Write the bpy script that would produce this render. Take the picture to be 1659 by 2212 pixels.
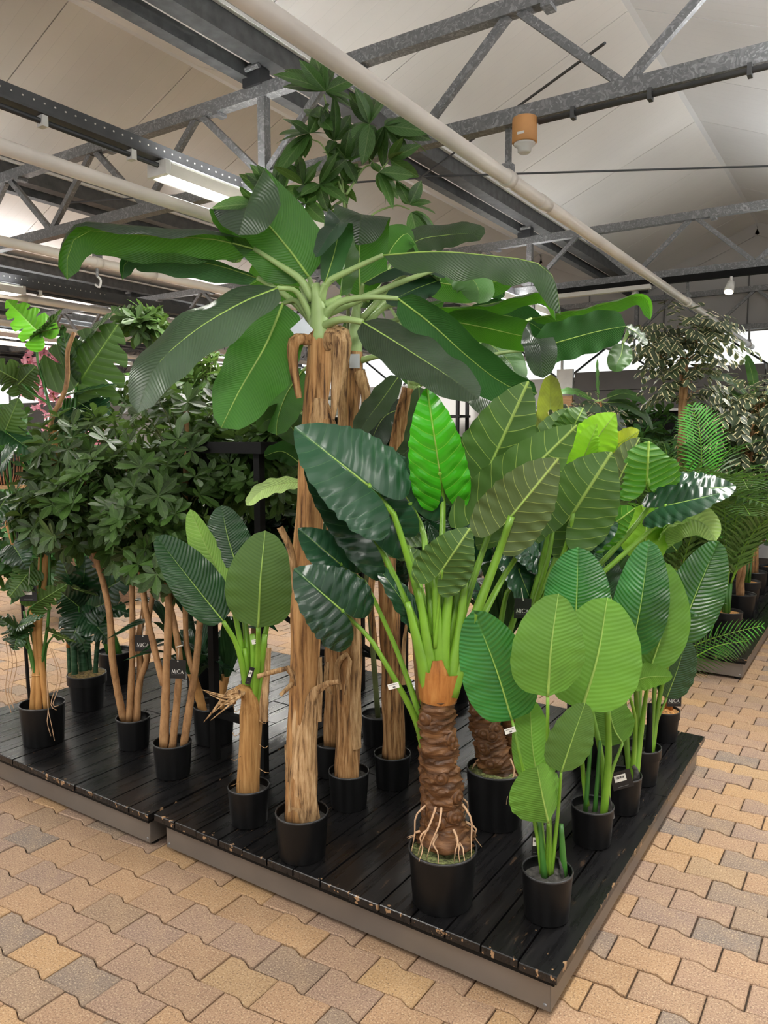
import bpy, bmesh, math, random
import numpy as np
from mathutils import Vector as V, Matrix as M, noise
for o in list(bpy.data.objects): bpy.data.objects.remove(o)
sc = bpy.context.scene
COL = sc.collection
rng = random.Random(7)
PI = math.pi

# ------------------------------------------------------------------ camera
F, CX, CY, H = 1640.0, 829.5, 1106.0, 1.7
PIT, YAW = math.atan(156 / F), math.radians(33.4)
fl = V((-math.sin(YAW), math.cos(YAW), 0)); rt = V((math.cos(YAW), math.sin(YAW), 0)); zz = V((0, 0, 1))
fw = fl * math.cos(PIT) - zz * math.sin(PIT); cu = zz * math.cos(PIT) + fl * math.sin(PIT)
CAM = V((0, 0, H))
cam = bpy.data.objects.new('camera', bpy.data.cameras.new('camera'))
COL.objects.link(cam); cam.location = CAM
cam.rotation_euler = (PI / 2 - PIT, 0, YAW)
cam.data.sensor_fit = 'HORIZONTAL'; cam.data.sensor_width = 36; cam.data.lens = 36 * F / 1659
cam.data.clip_start = 0.05; cam.data.clip_end = 200
sc.camera = cam
# ------------------------------------------------------------------ daylight and exposure
w = bpy.data.worlds.new('daylight'); sc.world = w; w.use_nodes = True
bg = w.node_tree.nodes['Background']; bg.inputs[0].default_value = (1.0, 0.985, 0.96, 1); bg.inputs[1].default_value = 1.05
vs = sc.view_settings; vs.view_transform = 'Standard'; vs.look = 'None'; vs.gamma = 1; vs.use_curve_mapping = False
vs.exposure = 0.3
cy = sc.cycles; cy.max_bounces = 6; cy.diffuse_bounces = 3; cy.glossy_bounces = 2; cy.transmission_bounces = 3; cy.transparent_max_bounces = 4
cy.caustics_reflective = cy.caustics_refractive = False; cy.sample_clamp_indirect = 8; cy.adaptive_threshold = .03; cy.use_light_tree = False
LAMP_W, FILL_UP = 58.0, 44.0      # watts of each strip light, and of the ceiling fill added above it


def at(x, y, L):                      # a point seen at pixel x, y standing L metres ahead of the camera
    d = fw + rt * ((x - CX) / F) - cu * ((y - CY) / F)
    return CAM + d * (L / d.dot(fl))


def onz(x, y, z):
    d = fw + rt * ((x - CX) / F) - cu * ((y - CY) / F)
    return CAM + d * ((z - H) / d.z)


def lin(c):
    return tuple(((v / 255) / 12.92 if v / 255 <= .04045 else ((v / 255 + .055) / 1.055) ** 2.4) for v in c) + (1,)


# ------------------------------------------------------------------ node helpers and materials
class NT:
    def __init__(s, name):
        s.m = bpy.data.materials.new(name); s.m.use_nodes = True; s.t = s.m.node_tree
        s.p = s.t.nodes['Principled BSDF']; s.out = s.t.nodes['Material Output']

    def n(s, typ, ins=None, **kw):
        nd = s.t.nodes.new('ShaderNode' + typ)
        for k, v in kw.items(): setattr(nd, k, v)
        for k, v in (ins or {}).items(): s.set(nd.inputs[k], v)
        return nd

    def set(s, sock, v):
        if hasattr(v, 'links'): s.t.links.new(v, sock)
        else: sock.default_value = v

    def math(s, op, a, b=0.0, c=0.0):
        nd = s.t.nodes.new('ShaderNodeMath'); nd.operation = op
        s.set(nd.inputs[0], a); s.set(nd.inputs[1], b); s.set(nd.inputs[2], c)
        return nd.outputs[0]

    def mix(s, f, a, b):
        nd = s.t.nodes.new('ShaderNodeMix'); nd.data_type = 'RGBA'
        s.set(nd.inputs[0], f); s.set(nd.inputs[6], a); s.set(nd.inputs[7], b)
        return nd.outputs[2]

    def step(s, v, a, b):
        nd = s.t.nodes.new('ShaderNodeMapRange'); nd.interpolation_type = 'SMOOTHSTEP'
        s.set(nd.inputs[0], v); s.set(nd.inputs[1], a); s.set(nd.inputs[2], b)
        return nd.outputs[0]

    def noise(s, scale, detail=3, vec=None, rough=.5):
        nd = s.t.nodes.new('ShaderNodeTexNoise')
        nd.inputs['Scale'].default_value = scale; nd.inputs['Detail'].default_value = detail; nd.inputs['Roughness'].default_value = rough
        if vec is not None: s.set(nd.inputs['Vector'], vec)
        return nd.outputs['Fac']

    def coord(s, kind='Object', scale=(1, 1, 1)):
        tc = s.t.nodes.new('ShaderNodeTexCoord'); mp = s.t.nodes.new('ShaderNodeMapping')
        mp.inputs['Scale'].default_value = scale
        s.t.links.new(tc.outputs[kind], mp.inputs['Vector'])
        return mp.outputs[0]

    def ramp(s, f, stops):
        nd = s.t.nodes.new('ShaderNodeValToRGB'); cr = nd.color_ramp
        while len(cr.elements) < len(stops): cr.elements.new(.5)
        for e, (p, c) in zip(cr.elements, stops): e.position = p; e.color = lin(c)
        s.set(nd.inputs[0], f)
        return nd.outputs[0]

    def bump(s, h, strength, dist=.01):
        nd = s.t.nodes.new('ShaderNodeBump'); nd.inputs['Strength'].default_value = strength; nd.inputs['Distance'].default_value = dist
        s.set(nd.inputs['Height'], h); s.t.links.new(nd.outputs[0], s.p.inputs['Normal'])
        return nd.outputs[0]

    def base(s, col, rough=.5, metal=0.0, spec=.5):
        s.set(s.p.inputs['Base Color'], col if hasattr(col, 'links') or len(col) == 4 else lin(col))
        s.set(s.p.inputs['Roughness'], rough); s.set(s.p.inputs['Metallic'], metal)
        s.p.inputs['Specular IOR Level'].default_value = spec
        return s


def plain(name, c, rough=.5, metal=0.0, var=.12, scale=8, bump=0.0, spec=.5, stretch=(1, 1, 1)):
    s = NT(name); f = s.noise(scale, 4, s.coord('Object', stretch))
    lo = tuple(x * (1 - var) for x in c); hi = tuple(min(255, x * (1 + var)) for x in c)
    s.base(s.ramp(f, [(.3, lo), (.7, hi)]), rough, metal, spec)
    if bump: s.bump(f, bump)
    return s.m


def emit(name, c, k):
    s = NT(name); s.base(c, .4); s.p.inputs['Emission Color'].default_value = lin(c); s.p.inputs['Emission Strength'].default_value = k
    s.m.cycles.emission_sampling = 'NONE'                  # the lamp's own light object lights the room
    return s.m


def leafmat(name, top, under, vein, n=10, k=.3, rough=.35, trans=.3, vt=.35, vu=.8, bump=.4, mid=.035, thin=.10, edge=None, glow=None, ribs=True):
    """two faced leaf: UV.x runs along the blade, UV.y from -1 to 1 across it"""
    s = NT(name)
    uv = s.n('UVMap'); sp = s.n('SeparateXYZ', {0: uv.outputs[0]})
    u, v = sp.outputs[0], sp.outputs[1]
    a = s.math('ABSOLUTE', v)
    wv = s.math('MULTIPLY', s.math('SUBTRACT', u, s.math('MULTIPLY', s.math('MULTIPLY', a, s.math('ADD', .45, s.math('MULTIPLY', a, .55))), k)), float(n))
    wv = s.math('ADD', wv, s.math('MULTIPLY', s.noise(6, 2, s.coord('Object')), .8))
    fr = s.math('ABSOLUTE', s.math('SUBTRACT', s.math('FRACT', wv), .5))          # 0.5 on the vein
    ve = s.step(fr, .5 - thin, .5)
    md = s.math('SUBTRACT', 1.0, s.step(a, mid * .6, mid * 1.6))
    vn = s.math('MAXIMUM', ve, md)
    geo = s.n('NewGeometry'); bf = geo.outputs['Backfacing']
    oi = s.n('ObjectInfo')
    f = s.math('ADD', s.noise(5, 3, s.coord('Object')), s.math('MULTIPLY', s.math('SUBTRACT', oi.outputs['Random'], .5), .5))
    f = s.math('ADD', f, s.math('MULTIPLY', s.math('SUBTRACT', geo.outputs['Random Per Island'], .5), .5))
    d = lambda c, q: tuple(max(0, min(255, x * q)) for x in c)
    ct = s.ramp(f, [(.2, d(top, .7)), (.8, d(top, 1.3))]); cb = s.ramp(f, [(.25, d(under, .86)), (.75, d(under, 1.12))])
    vf = s.math('MULTIPLY', vn, s.math('ADD', vt, s.math('MULTIPLY', bf, vu - vt)))
    col = s.mix(vf, s.mix(bf, ct, cb), lin(vein))
    if edge: col = s.mix(s.step(s.math('ADD', a, s.math('MULTIPLY', s.noise(7, 2, s.coord('Object')), .5)), .91, .98), col, lin(edge))
    s.base(col, s.math('ADD', rough, s.math('MULTIPLY', bf, .22)), 0, .5)
    hgt = s.math('COSINE', s.math('MULTIPLY', wv, 2 * PI)) if ribs else s.math('MULTIPLY', s.step(fr, .1, .5), -1.6)
    nrm = s.bump(s.math('SUBTRACT', hgt, s.math('MULTIPLY', md, 1.5)), bump, .004) if bump else None
    tr = s.n('BsdfTranslucent', {'Color': s.mix(.55, col, lin(glow or d(under, 1.25)))})
    if nrm: s.set(tr.inputs['Normal'], nrm)
    mx = s.n('MixShader', {0: trans, 1: s.p.outputs[0], 2: tr.outputs[0]})
    s.t.links.new(mx.outputs[0], s.out.inputs[0])
    return s.m


def m_paver():
    s = NT('paver'); oi = s.n('ObjectInfo'); geo = s.n('NewGeometry'); co = s.coord('Object')
    r = s.math('FRACT', s.math('ADD', s.math('MULTIPLY', oi.outputs['Random'], 7.13), geo.outputs['Random Per Island']))
    c = s.ramp(r, [(0, (180, 144, 102)), (.2, (170, 136, 105)), (.42, (160, 131, 110)), (.62, (147, 124, 111)), (.8, (168, 134, 101)), (.95, (128, 116, 108)), (1, (182, 147, 104))])
    big = s.noise(9, 4, co); sm = s.noise(170, 2, co, .7)
    c = s.mix(s.math('MULTIPLY', s.step(big, .35, .75), .35), c, lin((188, 158, 124)))
    c = s.mix(s.math('MULTIPLY', s.step(sm, .54, .68), .75), c, lin((206, 184, 152)))
    c = s.mix(s.math('MULTIPLY', s.step(sm, .46, .33), .8), c, lin((104, 86, 74)))
    s.base(c, .72, 0, .3); s.bump(sm, .6, .003)
    return s.m


def m_plank():
    s = NT('black_painted_board'); co = s.coord('Object', (28, 1.6, 10)); oi = s.n('ObjectInfo')
    g = s.noise(2.2, 6, co, .6)
    wear = s.noise(5.5, 7, s.coord('Object', (6, 1.3, 3)), .75)
    c = s.ramp(g, [(.2, (11, 11, 12)), (.8, (25, 24, 25))])
    c = s.mix(s.math('MULTIPLY', s.step(g, .58, .75), .45), c, lin((48, 43, 38)))
    sx = s.n('SeparateXYZ', {0: s.coord('Object')})
    edge = s.math('MAXIMUM', s.step(sx.outputs[1], .035, .0), s.step(sx.outputs[0], .845, .866))
    c = s.mix(s.math('MULTIPLY', s.step(s.math('ADD', s.noise(34, 3, s.coord('Object')), s.math('MULTIPLY', edge, .13)), .735, .77), .85), c, lin((168, 134, 100)))
    c = s.mix(s.math('MULTIPLY', s.step(wear, .6, .68), .5), c, lin((92, 72, 54)))
    s.base(c, s.math('ADD', .16, s.math('MULTIPLY', g, .26)), 0, .5); s.bump(g, .1, .004)
    return s.m


def m_galv():
    s = NT('galvanised_steel'); co = s.coord('Object', (1, 1, 1))
    vo = s.n('TexVoronoi', {'Scale': 22.0, 'Vector': s.n('VectorMath', {0: co, 1: s.n('TexNoise', {'Scale': 9.0, 'Vector': co}).outputs['Color']}, operation='ADD').outputs[0]}); f = s.n('SeparateColor', {0: vo.outputs['Color']}).outputs[0]
    c = s.ramp(f, [(.0, (112, 114, 115)), (.6, (122, 123, 124)), (.85, (140, 141, 142)), (1, (158, 159, 160))])
    s.base(c, .5, .35, .5)
    return s.m


def m_roof(name, c):
    s = NT(name); sp = s.n('SeparateXYZ', {0: s.coord('Object')})
    ribs = s.math('ABSOLUTE', s.math('SUBTRACT', s.math('FRACT', s.math('MULTIPLY', sp.outputs[1], 9.0)), .5))
    lines = s.step(ribs, .47, .5)
    f = s.noise(1.2, 3, s.coord('Object'))
    col = s.ramp(f, [(.3, tuple(x * .96 for x in c)), (.7, c)])
    s.base(s.mix(s.math('MULTIPLY', lines, .25), col, lin(tuple(x * .8 for x in c))), .32, 0, .5)
    s.bump(lines, .25, .003)
    return s.m


def m_bark(name, c0, c1, c2, rough=.75, st=(26, 26, 2.6), bump=.8, sc2=1.0, sharp=.22):
    s = NT(name); co = s.coord('Object', st)
    f = s.noise(2.0 * sc2, 7, co, .65); g = s.noise(3.5, 4, s.coord('Object'))
    c = s.ramp(f, [(.5 - sharp, c0), (.5, c1), (.5 + sharp, c2)])
    c = s.mix(s.math('MULTIPLY', s.step(g, .52, .72), .35), c, lin(c0))
    s.base(c, rough, 0, .35); s.bump(f, bump, .006)
    return s.m


MAT = {}
MAT['paver'] = m_paver(); MAT['plank'] = m_plank(); MAT['galv'] = m_galv()
MAT['galv_dark'] = plain('darkened_galvanised', (84, 86, 87), .5, .35, var=.14, scale=14)  # galvanised steel darkened in colour so gutter undersides read shaded despite the uplight
MAT['joint'] = plain('joint_sand', (62, 50, 40), .95, var=.3, scale=60)
MAT['roof_warm'] = m_roof('roof_panel_warm', (224, 221, 216)); MAT['roof_cool'] = m_roof('roof_panel_cool', (222, 223, 224))
MAT['wall'] = plain('wall_panel', (176, 174, 171), .45, var=.04, scale=1)
MAT['wallseam'] = plain('wall_seam', (96, 95, 94), .6, var=.05)
MAT['cladding'] = plain('dark_cladding', (84, 80, 77), .5, var=.06, scale=2)
MAT['darkbar'] = plain('dark_steel', (66, 68, 70), .45, .5, var=.1)
MAT['rail'] = plain('graphite_rail', (78, 79, 80), .5, .3, var=.08)
MAT['pvc'] = plain('cream_pipe', (238, 231, 221), .35, var=.05, scale=3)
MAT['white'] = plain('white_enamel', (226, 226, 222), .4, var=.03)
MAT['tube'] = emit('lit_tube', (255, 252, 244), 14)
MAT['spotlit'] = emit('lit_spot', (255, 236, 205), 30)
MAT['panel'] = plain('brushed_steel_panel', (128, 122, 116), .42, .6, var=.07, scale=2.5)
MAT['black'] = plain('black_plastic', (11, 11, 12), .42, var=.12, scale=30, bump=.04, spec=.3)
MAT['blackmetal'] = plain('black_metal', (10, 10, 10), .6, var=.1, spec=.2)
MAT['rim'] = plain('highlit_black_rim', (46, 46, 47), .35, var=.15, scale=30)  # paler than the pots: the light a rim catches, put into its colour
MAT['soil'] = plain('dark_foam_soil', (66, 64, 61), .9, var=.4, scale=60, bump=.5)
MAT['moss'] = plain('green_moss', (112, 118, 74), .95, var=.45, scale=90, bump=.9)
MAT['drymoss'] = plain('dry_moss', (98, 82, 48), .95, var=.45, scale=80, bump=.9)
MAT['chips'] = plain('bark_chips', (176, 128, 74), .9, var=.35, scale=70, bump=.8)
MAT['card'] = plain('black_card', (22, 22, 23), .4, var=.06)
MAT['print'] = plain('white_print', (222, 222, 218), .6, var=.02)
MAT['greyprint'] = plain('grey_print', (110, 110, 110), .6, var=.02)
MAT['label'] = plain('white_label', (226, 222, 214), .5, var=.03)
MAT['string'] = plain('white_string', (222, 214, 200), .8, var=.05)
MAT['silver'] = plain('clear_silver_tag', (186, 192, 196), .18, .5, var=.08)
MAT['sensor'] = plain('orange_sensor', (206, 150, 92), .55, var=.05)
MAT['cane'] = m_bark('bamboo_cane', (150, 104, 56), (190, 140, 82), (205, 160, 100), .55, (20, 20, 3), .25)
MAT['branch'] = m_bark('smooth_branch', (110, 78, 50), (162, 122, 82), (186, 146, 102), .65, (14, 14, 6), .5)
MAT['banbark'] = m_bark('banana_bark', (62, 42, 26), (156, 114, 70), (192, 154, 108), .8, (30, 30, 2.2), 1.0, sharp=.14)
MAT['banbark2'] = m_bark('smooth_banana_bark', (88, 58, 34), (166, 122, 74), (192, 150, 100), .75, (26, 26, 1.8), 1.0, sharp=.15)
MAT['husk'] = m_bark('dry_husk', (84, 60, 40), (172, 136, 94), (206, 174, 132), .85, (40, 40, 4), 1.0, sharp=.15)
MAT['fibre'] = m_bark('coir_fibre', (112, 78, 44), (170, 126, 74), (196, 156, 102), .9, (46, 46, 2.4), 1.0)
MAT['scaly'] = m_bark('ringed_bark', (46, 30, 18), (94, 62, 36), (140, 100, 64), .3, (5, 5, 34), .9)
MAT['sheath'] = m_bark('brown_sheath', (120, 72, 32), (168, 108, 52), (190, 136, 74), .5, (20, 20, 3), .3)
MAT['root'] = m_bark('pale_root', (140, 104, 74), (196, 160, 126), (216, 186, 156), .8, (10, 10, 10), .4)
MAT['twig'] = plain('green_twig', (92, 100, 58), .7, var=.2)
MAT['ringed_green'] = m_bark('ringed_green_stem', (18, 44, 26), (30, 66, 38), (60, 92, 66), .45, (4, 4, 30), .5)
MAT['stalk'] = plain('lime_stalk', (108, 150, 44), .35, var=.16, scale=5)
MAT['stalk_dark'] = plain('green_stalk', (58, 108, 40), .4, var=.16, scale=5)
MAT['stalk_pale'] = plain('pale_green_stalk', (150, 176, 112), .45, var=.10, scale=6)
MAT['midrib_pale'] = plain('pale_midrib', (146, 178, 84), .45, var=.1)
MAT['midrib_dark'] = plain('dark_midrib', (58, 92, 46), .45, var=.1)
MAT['pink'] = plain('pink_blossom', (250, 168, 184), .7, var=.15, scale=30)
MAT['whitepetal'] = plain('white_petal', (236, 234, 228), .6, var=.05)
MAT['wood'] = plain('shelf_wood', (190, 148, 104), .6, var=.12, stretch=(1, 10, 10))
MAT['basket'] = plain('black_basket', (26, 24, 23), .6, var=.1)
MAT['basket_slat'] = plain('tan_slat', (168, 122, 92), .6, var=.1)
MAT['rattan'] = plain('rattan', (120, 92, 70), .8, var=.3, scale=30, stretch=(1, 1, 14), bump=.6)
MAT['ban'] = leafmat('banana_leaf', (60, 74, 60), (52, 106, 30), (136, 166, 86), 46, .22, .28, .28, .05, .17, .18, .022, .14, glow=(96, 168, 26))
MAT['ban_mid'] = leafmat('mid_banana_leaf', (70, 108, 56), (56, 112, 32), (136, 170, 88), 46, .22, .34, .3, .06, .17, .18, .022, .14, glow=(104, 180, 26))
MAT['ban_dark'] = leafmat('dark_banana_leaf', (46, 68, 52), (40, 88, 34), (120, 150, 90), 46, .25, .32, .2, .06, .10, .16, .025, .2)
MAT['ban_yel'] = leafmat('yellow_banana_leaf', (150, 170, 46), (158, 172, 48), (60, 74, 26), 16, .3, .5, .4, .4, .6, .2, .04, .08)
MAT['alo_dark'] = leafmat('dark_elephant_ear', (28, 58, 38), (46, 78, 38), (86, 128, 76), 5.4, .36, .26, .1, .35, .7, .28, .03, .03, ribs=False)
MAT['alo_brown'] = leafmat('bronze_elephant_ear', (50, 70, 36), (68, 84, 42), (166, 180, 92), 6, .34, .38, .08, .5, .85, .25, .03, .035, ribs=False)
MAT['alo_olive'] = leafmat('olive_elephant_ear', (56, 98, 38), (64, 96, 38), (166, 190, 92), 6, .34, .36, .14, .5, .85, .25, .03, .035, ribs=False)
MAT['alo_green'] = leafmat('green_elephant_ear', (52, 138, 24), (72, 132, 34), (176, 206, 84), 6, .34, .2, .24, .4, .85, .5, .03, .04, ribs=False)
MAT['alo_lime'] = leafmat('lime_elephant_ear', (128, 190, 40), (140, 196, 44), (170, 206, 70), 7, .34, .45, .4, .3, .4, .2, .03, .04, ribs=False)
MAT['str_top'] = leafmat('glossy_paradise_leaf', (44, 104, 48), (96, 158, 50), (140, 190, 80), 24, .2, .24, .2, .10, .12, .3, .03, .25)
MAT['str_lime'] = leafmat('lime_paradise_leaf', (112, 160, 60), (106, 156, 54), (78, 116, 40), 24, .2, .4, .24, .05, .06, .2, .018, .25)
MAT['str_olive'] = leafmat('olive_paradise_leaf', (72, 118, 48), (86, 124, 50), (132, 160, 66), 26, .25, .4, .2, .10, .12, .14, .022, .25)
MAT['str_pale'] = leafmat('pale_paradise_leaf', (170, 206, 122), (150, 200, 90), (200, 226, 150), 22, .2, .45, .3, .3, .3, .5, .03, .2)
MAT['str_dark'] = leafmat('dark_paradise_leaf', (32, 66, 36), (52, 92, 40), (96, 140, 64), 24, .22, .28, .15, .12, .16, .25, .03, .25)
MAT['sch'] = leafmat('shrub_leaf', (53, 80, 31), (88, 116, 50), (120, 146, 84), 8, .4, .5, .18, .3, .3, 0, .05, .1)
MAT['pach'] = leafmat('tall_vine_leaf', (54, 86, 38), (84, 116, 52), (170, 196, 130), 10, .4, .36, .28, .25, .3, 0, .06, .1)
MAT['mon'] = leafmat('split_leaf', (42, 72, 40), (64, 94, 38), (120, 156, 84), 9, .35, .28, .26, .3, .4, .4, .03, .08)
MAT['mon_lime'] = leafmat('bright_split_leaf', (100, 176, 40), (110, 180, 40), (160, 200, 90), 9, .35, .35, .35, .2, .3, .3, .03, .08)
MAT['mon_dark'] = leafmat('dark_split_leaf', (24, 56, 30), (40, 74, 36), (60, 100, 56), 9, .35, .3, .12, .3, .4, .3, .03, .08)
MAT['fic'] = leafmat('variegated_leaf', (54, 68, 46), (100, 112, 76), (140, 150, 110), 8, .4, .45, .2, .1, .2, 0, .04, .1, edge=(236, 226, 178))
MAT['palm'] = leafmat('palm_leaflet', (58, 94, 42), (84, 120, 52), (150, 170, 90), 4, .4, .36, .22, .1, .1, 0, .08, .1)
MAT['palm_bright'] = leafmat('bright_palm_leaflet', (70, 142, 56), (100, 170, 60), (160, 190, 100), 4, .4, .4, .25, .1, .1, 0, .08, .1)
MAT['bgleaf'] = leafmat('far_leaf', (44, 82, 38), (70, 110, 44), (110, 140, 70), 8, .4, .4, .2, .2, .3, 0, .04, .1)


# ------------------------------------------------------------------ mesh helpers
class MB:
    def __init__(s): s.v, s.f, s.uv = [], [], []

    def add(s, vs, fs, uvs=None):
        b = len(s.v); s.v += [tuple(x) for x in vs]; s.f += [tuple(i + b for i in f) for f in fs]
        s.uv += list(uvs) if uvs else [(0, .5)] * len(vs)
        return s

    def box(s, c, d, R=None):
        c = V(c); h = [x / 2 for x in d]
        P = [V((sx * h[0], sy * h[1], sz * h[2])) for sx in (-1, 1) for sy in (-1, 1) for sz in (-1, 1)]
        if R is not None: P = [R @ p for p in P]
        return s.add([c + p for p in P], [(0, 1, 3, 2), (4, 6, 7, 5), (0, 4, 5, 1), (2, 3, 7, 6), (0, 2, 6, 4), (1, 5, 7, 3)])

    def bar(s, a, b, wd, ht, up=zz):                      # rectangular bar from a to b
        a, b = V(a), V(b); t = (b - a).normalized(); sd = t.cross(V(up)).normalized(); u = sd.cross(t)
        P = [p + sd * (i * wd / 2) + u * (j * ht / 2) for p in (a, b) for i, j in ((-1, -1), (1, -1), (1, 1), (-1, 1))]
        return s.add(P, [(3, 2, 1, 0), (4, 5, 6, 7), (0, 1, 5, 4), (1, 2, 6, 5), (2, 3, 7, 6), (3, 0, 4, 7)])

    def tube(s, pts, rad, n=8, caps=True, jit=0.0, seed=0, js=(14, 14, 4), flat=1.0, rf=None):
        pts = [V(p) for p in pts]; m = len(pts)
        if not hasattr(rad, '__len__'): rad = [rad] * m
        T = [(pts[min(i + 1, m - 1)] - pts[max(i - 1, 0)]).normalized() for i in range(m)]
        a = T[0].orthogonal().normalized() if abs(T[0].z) < .95 else V((1, 0, 0))
        vs, uvs = [], []
        for i in range(m):
            a = (a - T[i] * a.dot(T[i])).normalized(); b = T[i].cross(a)
            for j in range(n):
                th = 2 * PI * j / n; q = a * math.cos(th) + b * math.sin(th) * flat; r = rad[i] * (rf(i / max(1, m - 1), th) if rf else 1)
                if jit:
                    p = pts[i] + q * r; r *= 1 + jit * noise.noise(V((p.x * js[0] + seed, p.y * js[1], p.z * js[2])))
                vs.append(pts[i] + q * r); uvs.append((i / max(1, m - 1), j / n))
        fs = [(i * n + j, i * n + (j + 1) % n, (i + 1) * n + (j + 1) % n, (i + 1) * n + j) for i in range(m - 1) for j in range(n)]
        if caps: fs += [tuple(range(n - 1, -1, -1)), tuple((m - 1) * n + j for j in range(n))]
        return s.add(vs, fs, uvs)

    def lathe(s, prof, c, n=32, close=False):
        c = V(c); m = len(prof)
        vs = [c + V((r * math.cos(2 * PI * j / n), r * math.sin(2 * PI * j / n), z)) for r, z in prof for j in range(n)]
        fs = [(i * n + j, i * n + (j + 1) % n, (i + 1) * n + (j + 1) % n, (i + 1) * n + j) for i in range(m - 1) for j in range(n) if prof[i] != prof[i + 1]]
        if close: fs.append(tuple(range(n - 1, -1, -1)))
        return s.add(vs, fs)

    def prism(s, outline, z0, z1, bev=0.0):               # outline counter clockwise in x, y
        n = len(outline); cx = sum(p[0] for p in outline) / n; cy = sum(p[1] for p in outline) / n
        vs = [(x, y, z0) for x, y in outline]
        if bev:
            vs += [(x, y, z1 - bev) for x, y in outline]
            for x, y in outline:
                d = math.hypot(x - cx, y - cy); k = 1 - bev / max(d, 1e-6)
                vs.append((cx + (x - cx) * k, cy + (y - cy) * k, z1))
            rings = 3
        else:
            vs += [(x, y, z1) for x, y in outline]; rings = 2
        fs = [(r * n + i, r * n + (i + 1) % n, (r + 1) * n + (i + 1) % n, (r + 1) * n + i) for r in range(rings - 1) for i in range(n)]
        fs.append(tuple((rings - 1) * n + i for i in range(n)))
        return s.add(vs, fs)

    def mesh(s, name, org=V((0, 0, 0)), smooth=False):
        me = bpy.data.meshes.new(name)
        me.from_pydata([(a - org.x, b - org.y, c - org.z) for a, b, c in s.v], [], s.f)
        ul = me.uv_layers.new(name='UVMap')
        idx = np.empty(len(me.loops), dtype=np.int32); me.loops.foreach_get('vertex_index', idx)
        ul.data.foreach_set('uv', np.array(s.uv, dtype=np.float32)[idx].ravel())
        if smooth: me.polygons.foreach_set('use_smooth', [True] * len(me.polygons))
        me.update()
        return me

    def build(s, name, mat, parent=None, smooth=False, label=None):
        org = parent.matrix_world.translation.copy() if parent is not None else V((0, 0, 0))
        if parent is not None: org = root_loc(parent)
        me = s.mesh(name, org, smooth); me.materials.append(MAT[mat] if isinstance(mat, str) else mat)
        o = bpy.data.objects.new(name, me); COL.objects.link(o)
        if parent is not None: o.parent = parent
        if label: o['label'] = label
        return o


def root_loc(o):
    p = V((0, 0, 0))
    while o is not None: p = p + o.location; o = o.parent
    return p


def tag(o, label=None, cat=None, group=None, kind=None):
    for k, v in (('label', label), ('category', cat), ('group', group), ('kind', kind)):
        if v: o[k] = v
    return o


def thing(name, loc, label, cat, group=None):
    o = bpy.data.objects.new(name, None); COL.objects.link(o); o.location = loc; o.empty_display_size = .1
    return tag(o, label, cat, group)


def inst(me, name, parent, mtx):
    o = bpy.data.objects.new(name, me); COL.objects.link(o); o.parent = parent; o.matrix_local = mtx
    return o


def spline(P, n):                                      # points along a Catmull-Rom curve, evenly spaced
    P = [V(p) for p in P]
    if len(P) == 2: return [P[0].lerp(P[1], i / n) for i in range(n + 1)]
    Q = [P[0] * 2 - P[1]] + P + [P[-1] * 2 - P[-2]]; D = []
    for i in range(1, len(Q) - 2):
        a, b, c, d = Q[i - 1:i + 3]
        for k in range(16):
            t = k / 16
            D.append(.5 * ((2 * b) + (c - a) * t + (2 * a - 5 * b + 4 * c - d) * t * t + (3 * b - a - 3 * c + d) * t ** 3))
    D.append(P[-1]); acc = [0]
    for i in range(1, len(D)): acc.append(acc[-1] + (D[i] - D[i - 1]).length)
    out, j = [], 0
    for i in range(n + 1):
        s_ = acc[-1] * i / n
        while j < len(acc) - 2 and acc[j + 1] < s_: j += 1
        out.append(D[j].lerp(D[j + 1], (s_ - acc[j]) / max(1e-9, acc[j + 1] - acc[j])))
    return out


# ------------------------------------------------------------------ setting: floor of interlocking pavers
m = MB(); m.box((-8, 6, -.06), (34, 26, .092)); floor = m.build('floor', 'joint'); tag(floor, 'interlocking wavy concrete pavers in tan and grey, laid in running bond', None, None, 'structure')
PX_, PY_ = .2085, .1342


def wave(t):
    x = t - .34
    return -.0062 * (math.sin(2 * PI * x) + .5 * math.sin(4 * PI * x) + .28 * math.sin(6 * PI * x)) - .0035


def paver_mb(seg=13, bev=.0035):
    g = .0026; pts = []
    for i in range(seg): t = i / (seg - 1); pts.append((g + t * (PX_ - 2 * g), g + wave(t + .5)))
    for i in range(seg): t = 1 - i / (seg - 1); pts.append((g + t * (PX_ - 2 * g), PY_ - g + wave(t)))
    return MB().prism(pts, -.05, 0, bev)


DECKS = [(-2.44, -.70, 1.97, 4.1), (-4.17, -2.44, 1.97, 4.1), (-2.5, -.74, 5.72, 9.9)]
pv = []
for r in range(-12, 62):
    y = 1.567 + r * PY_
    for k in range(-70, 34):
        x = -.476 + k * PX_ + (PX_ / 2 if r % 2 else 0)
        c = V((x + PX_ / 2, y + PY_ / 2, 0)); d = c - CAM; dep = d.dot(fw)
        if dep < .8 or c.y > 10 or any(a + .1 < c.x < b - .1 and e + .15 < c.y < f - .1 for a, b, e, f in DECKS): continue
        sx = CX + F * d.dot(rt) / dep; sy = CY - F * d.dot(cu) / dep
        vis = -140 < sx < 1800 and sy < 2380
        if vis or (-1500 < sx < 3200 and sy < 3600): pv.append((0 if vis else 1, dep, x, y))
pv.sort()
pm = paver_mb().mesh('paver'); pm.materials.append(MAT['paver'])
for _, dep, x, y in pv[:300]:
    inst(pm, 'paver', floor, M.Translation((x, y, rng.uniform(-.0035, .0015))) @ M.Rotation(rng.uniform(-.006, .006), 4, 'Z') @ M.Rotation(rng.uniform(-.006, .006), 4, 'X'))
base = {1: paver_mb(13, .0035), 0: paver_mb(9, 0)}; m = MB()
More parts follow.
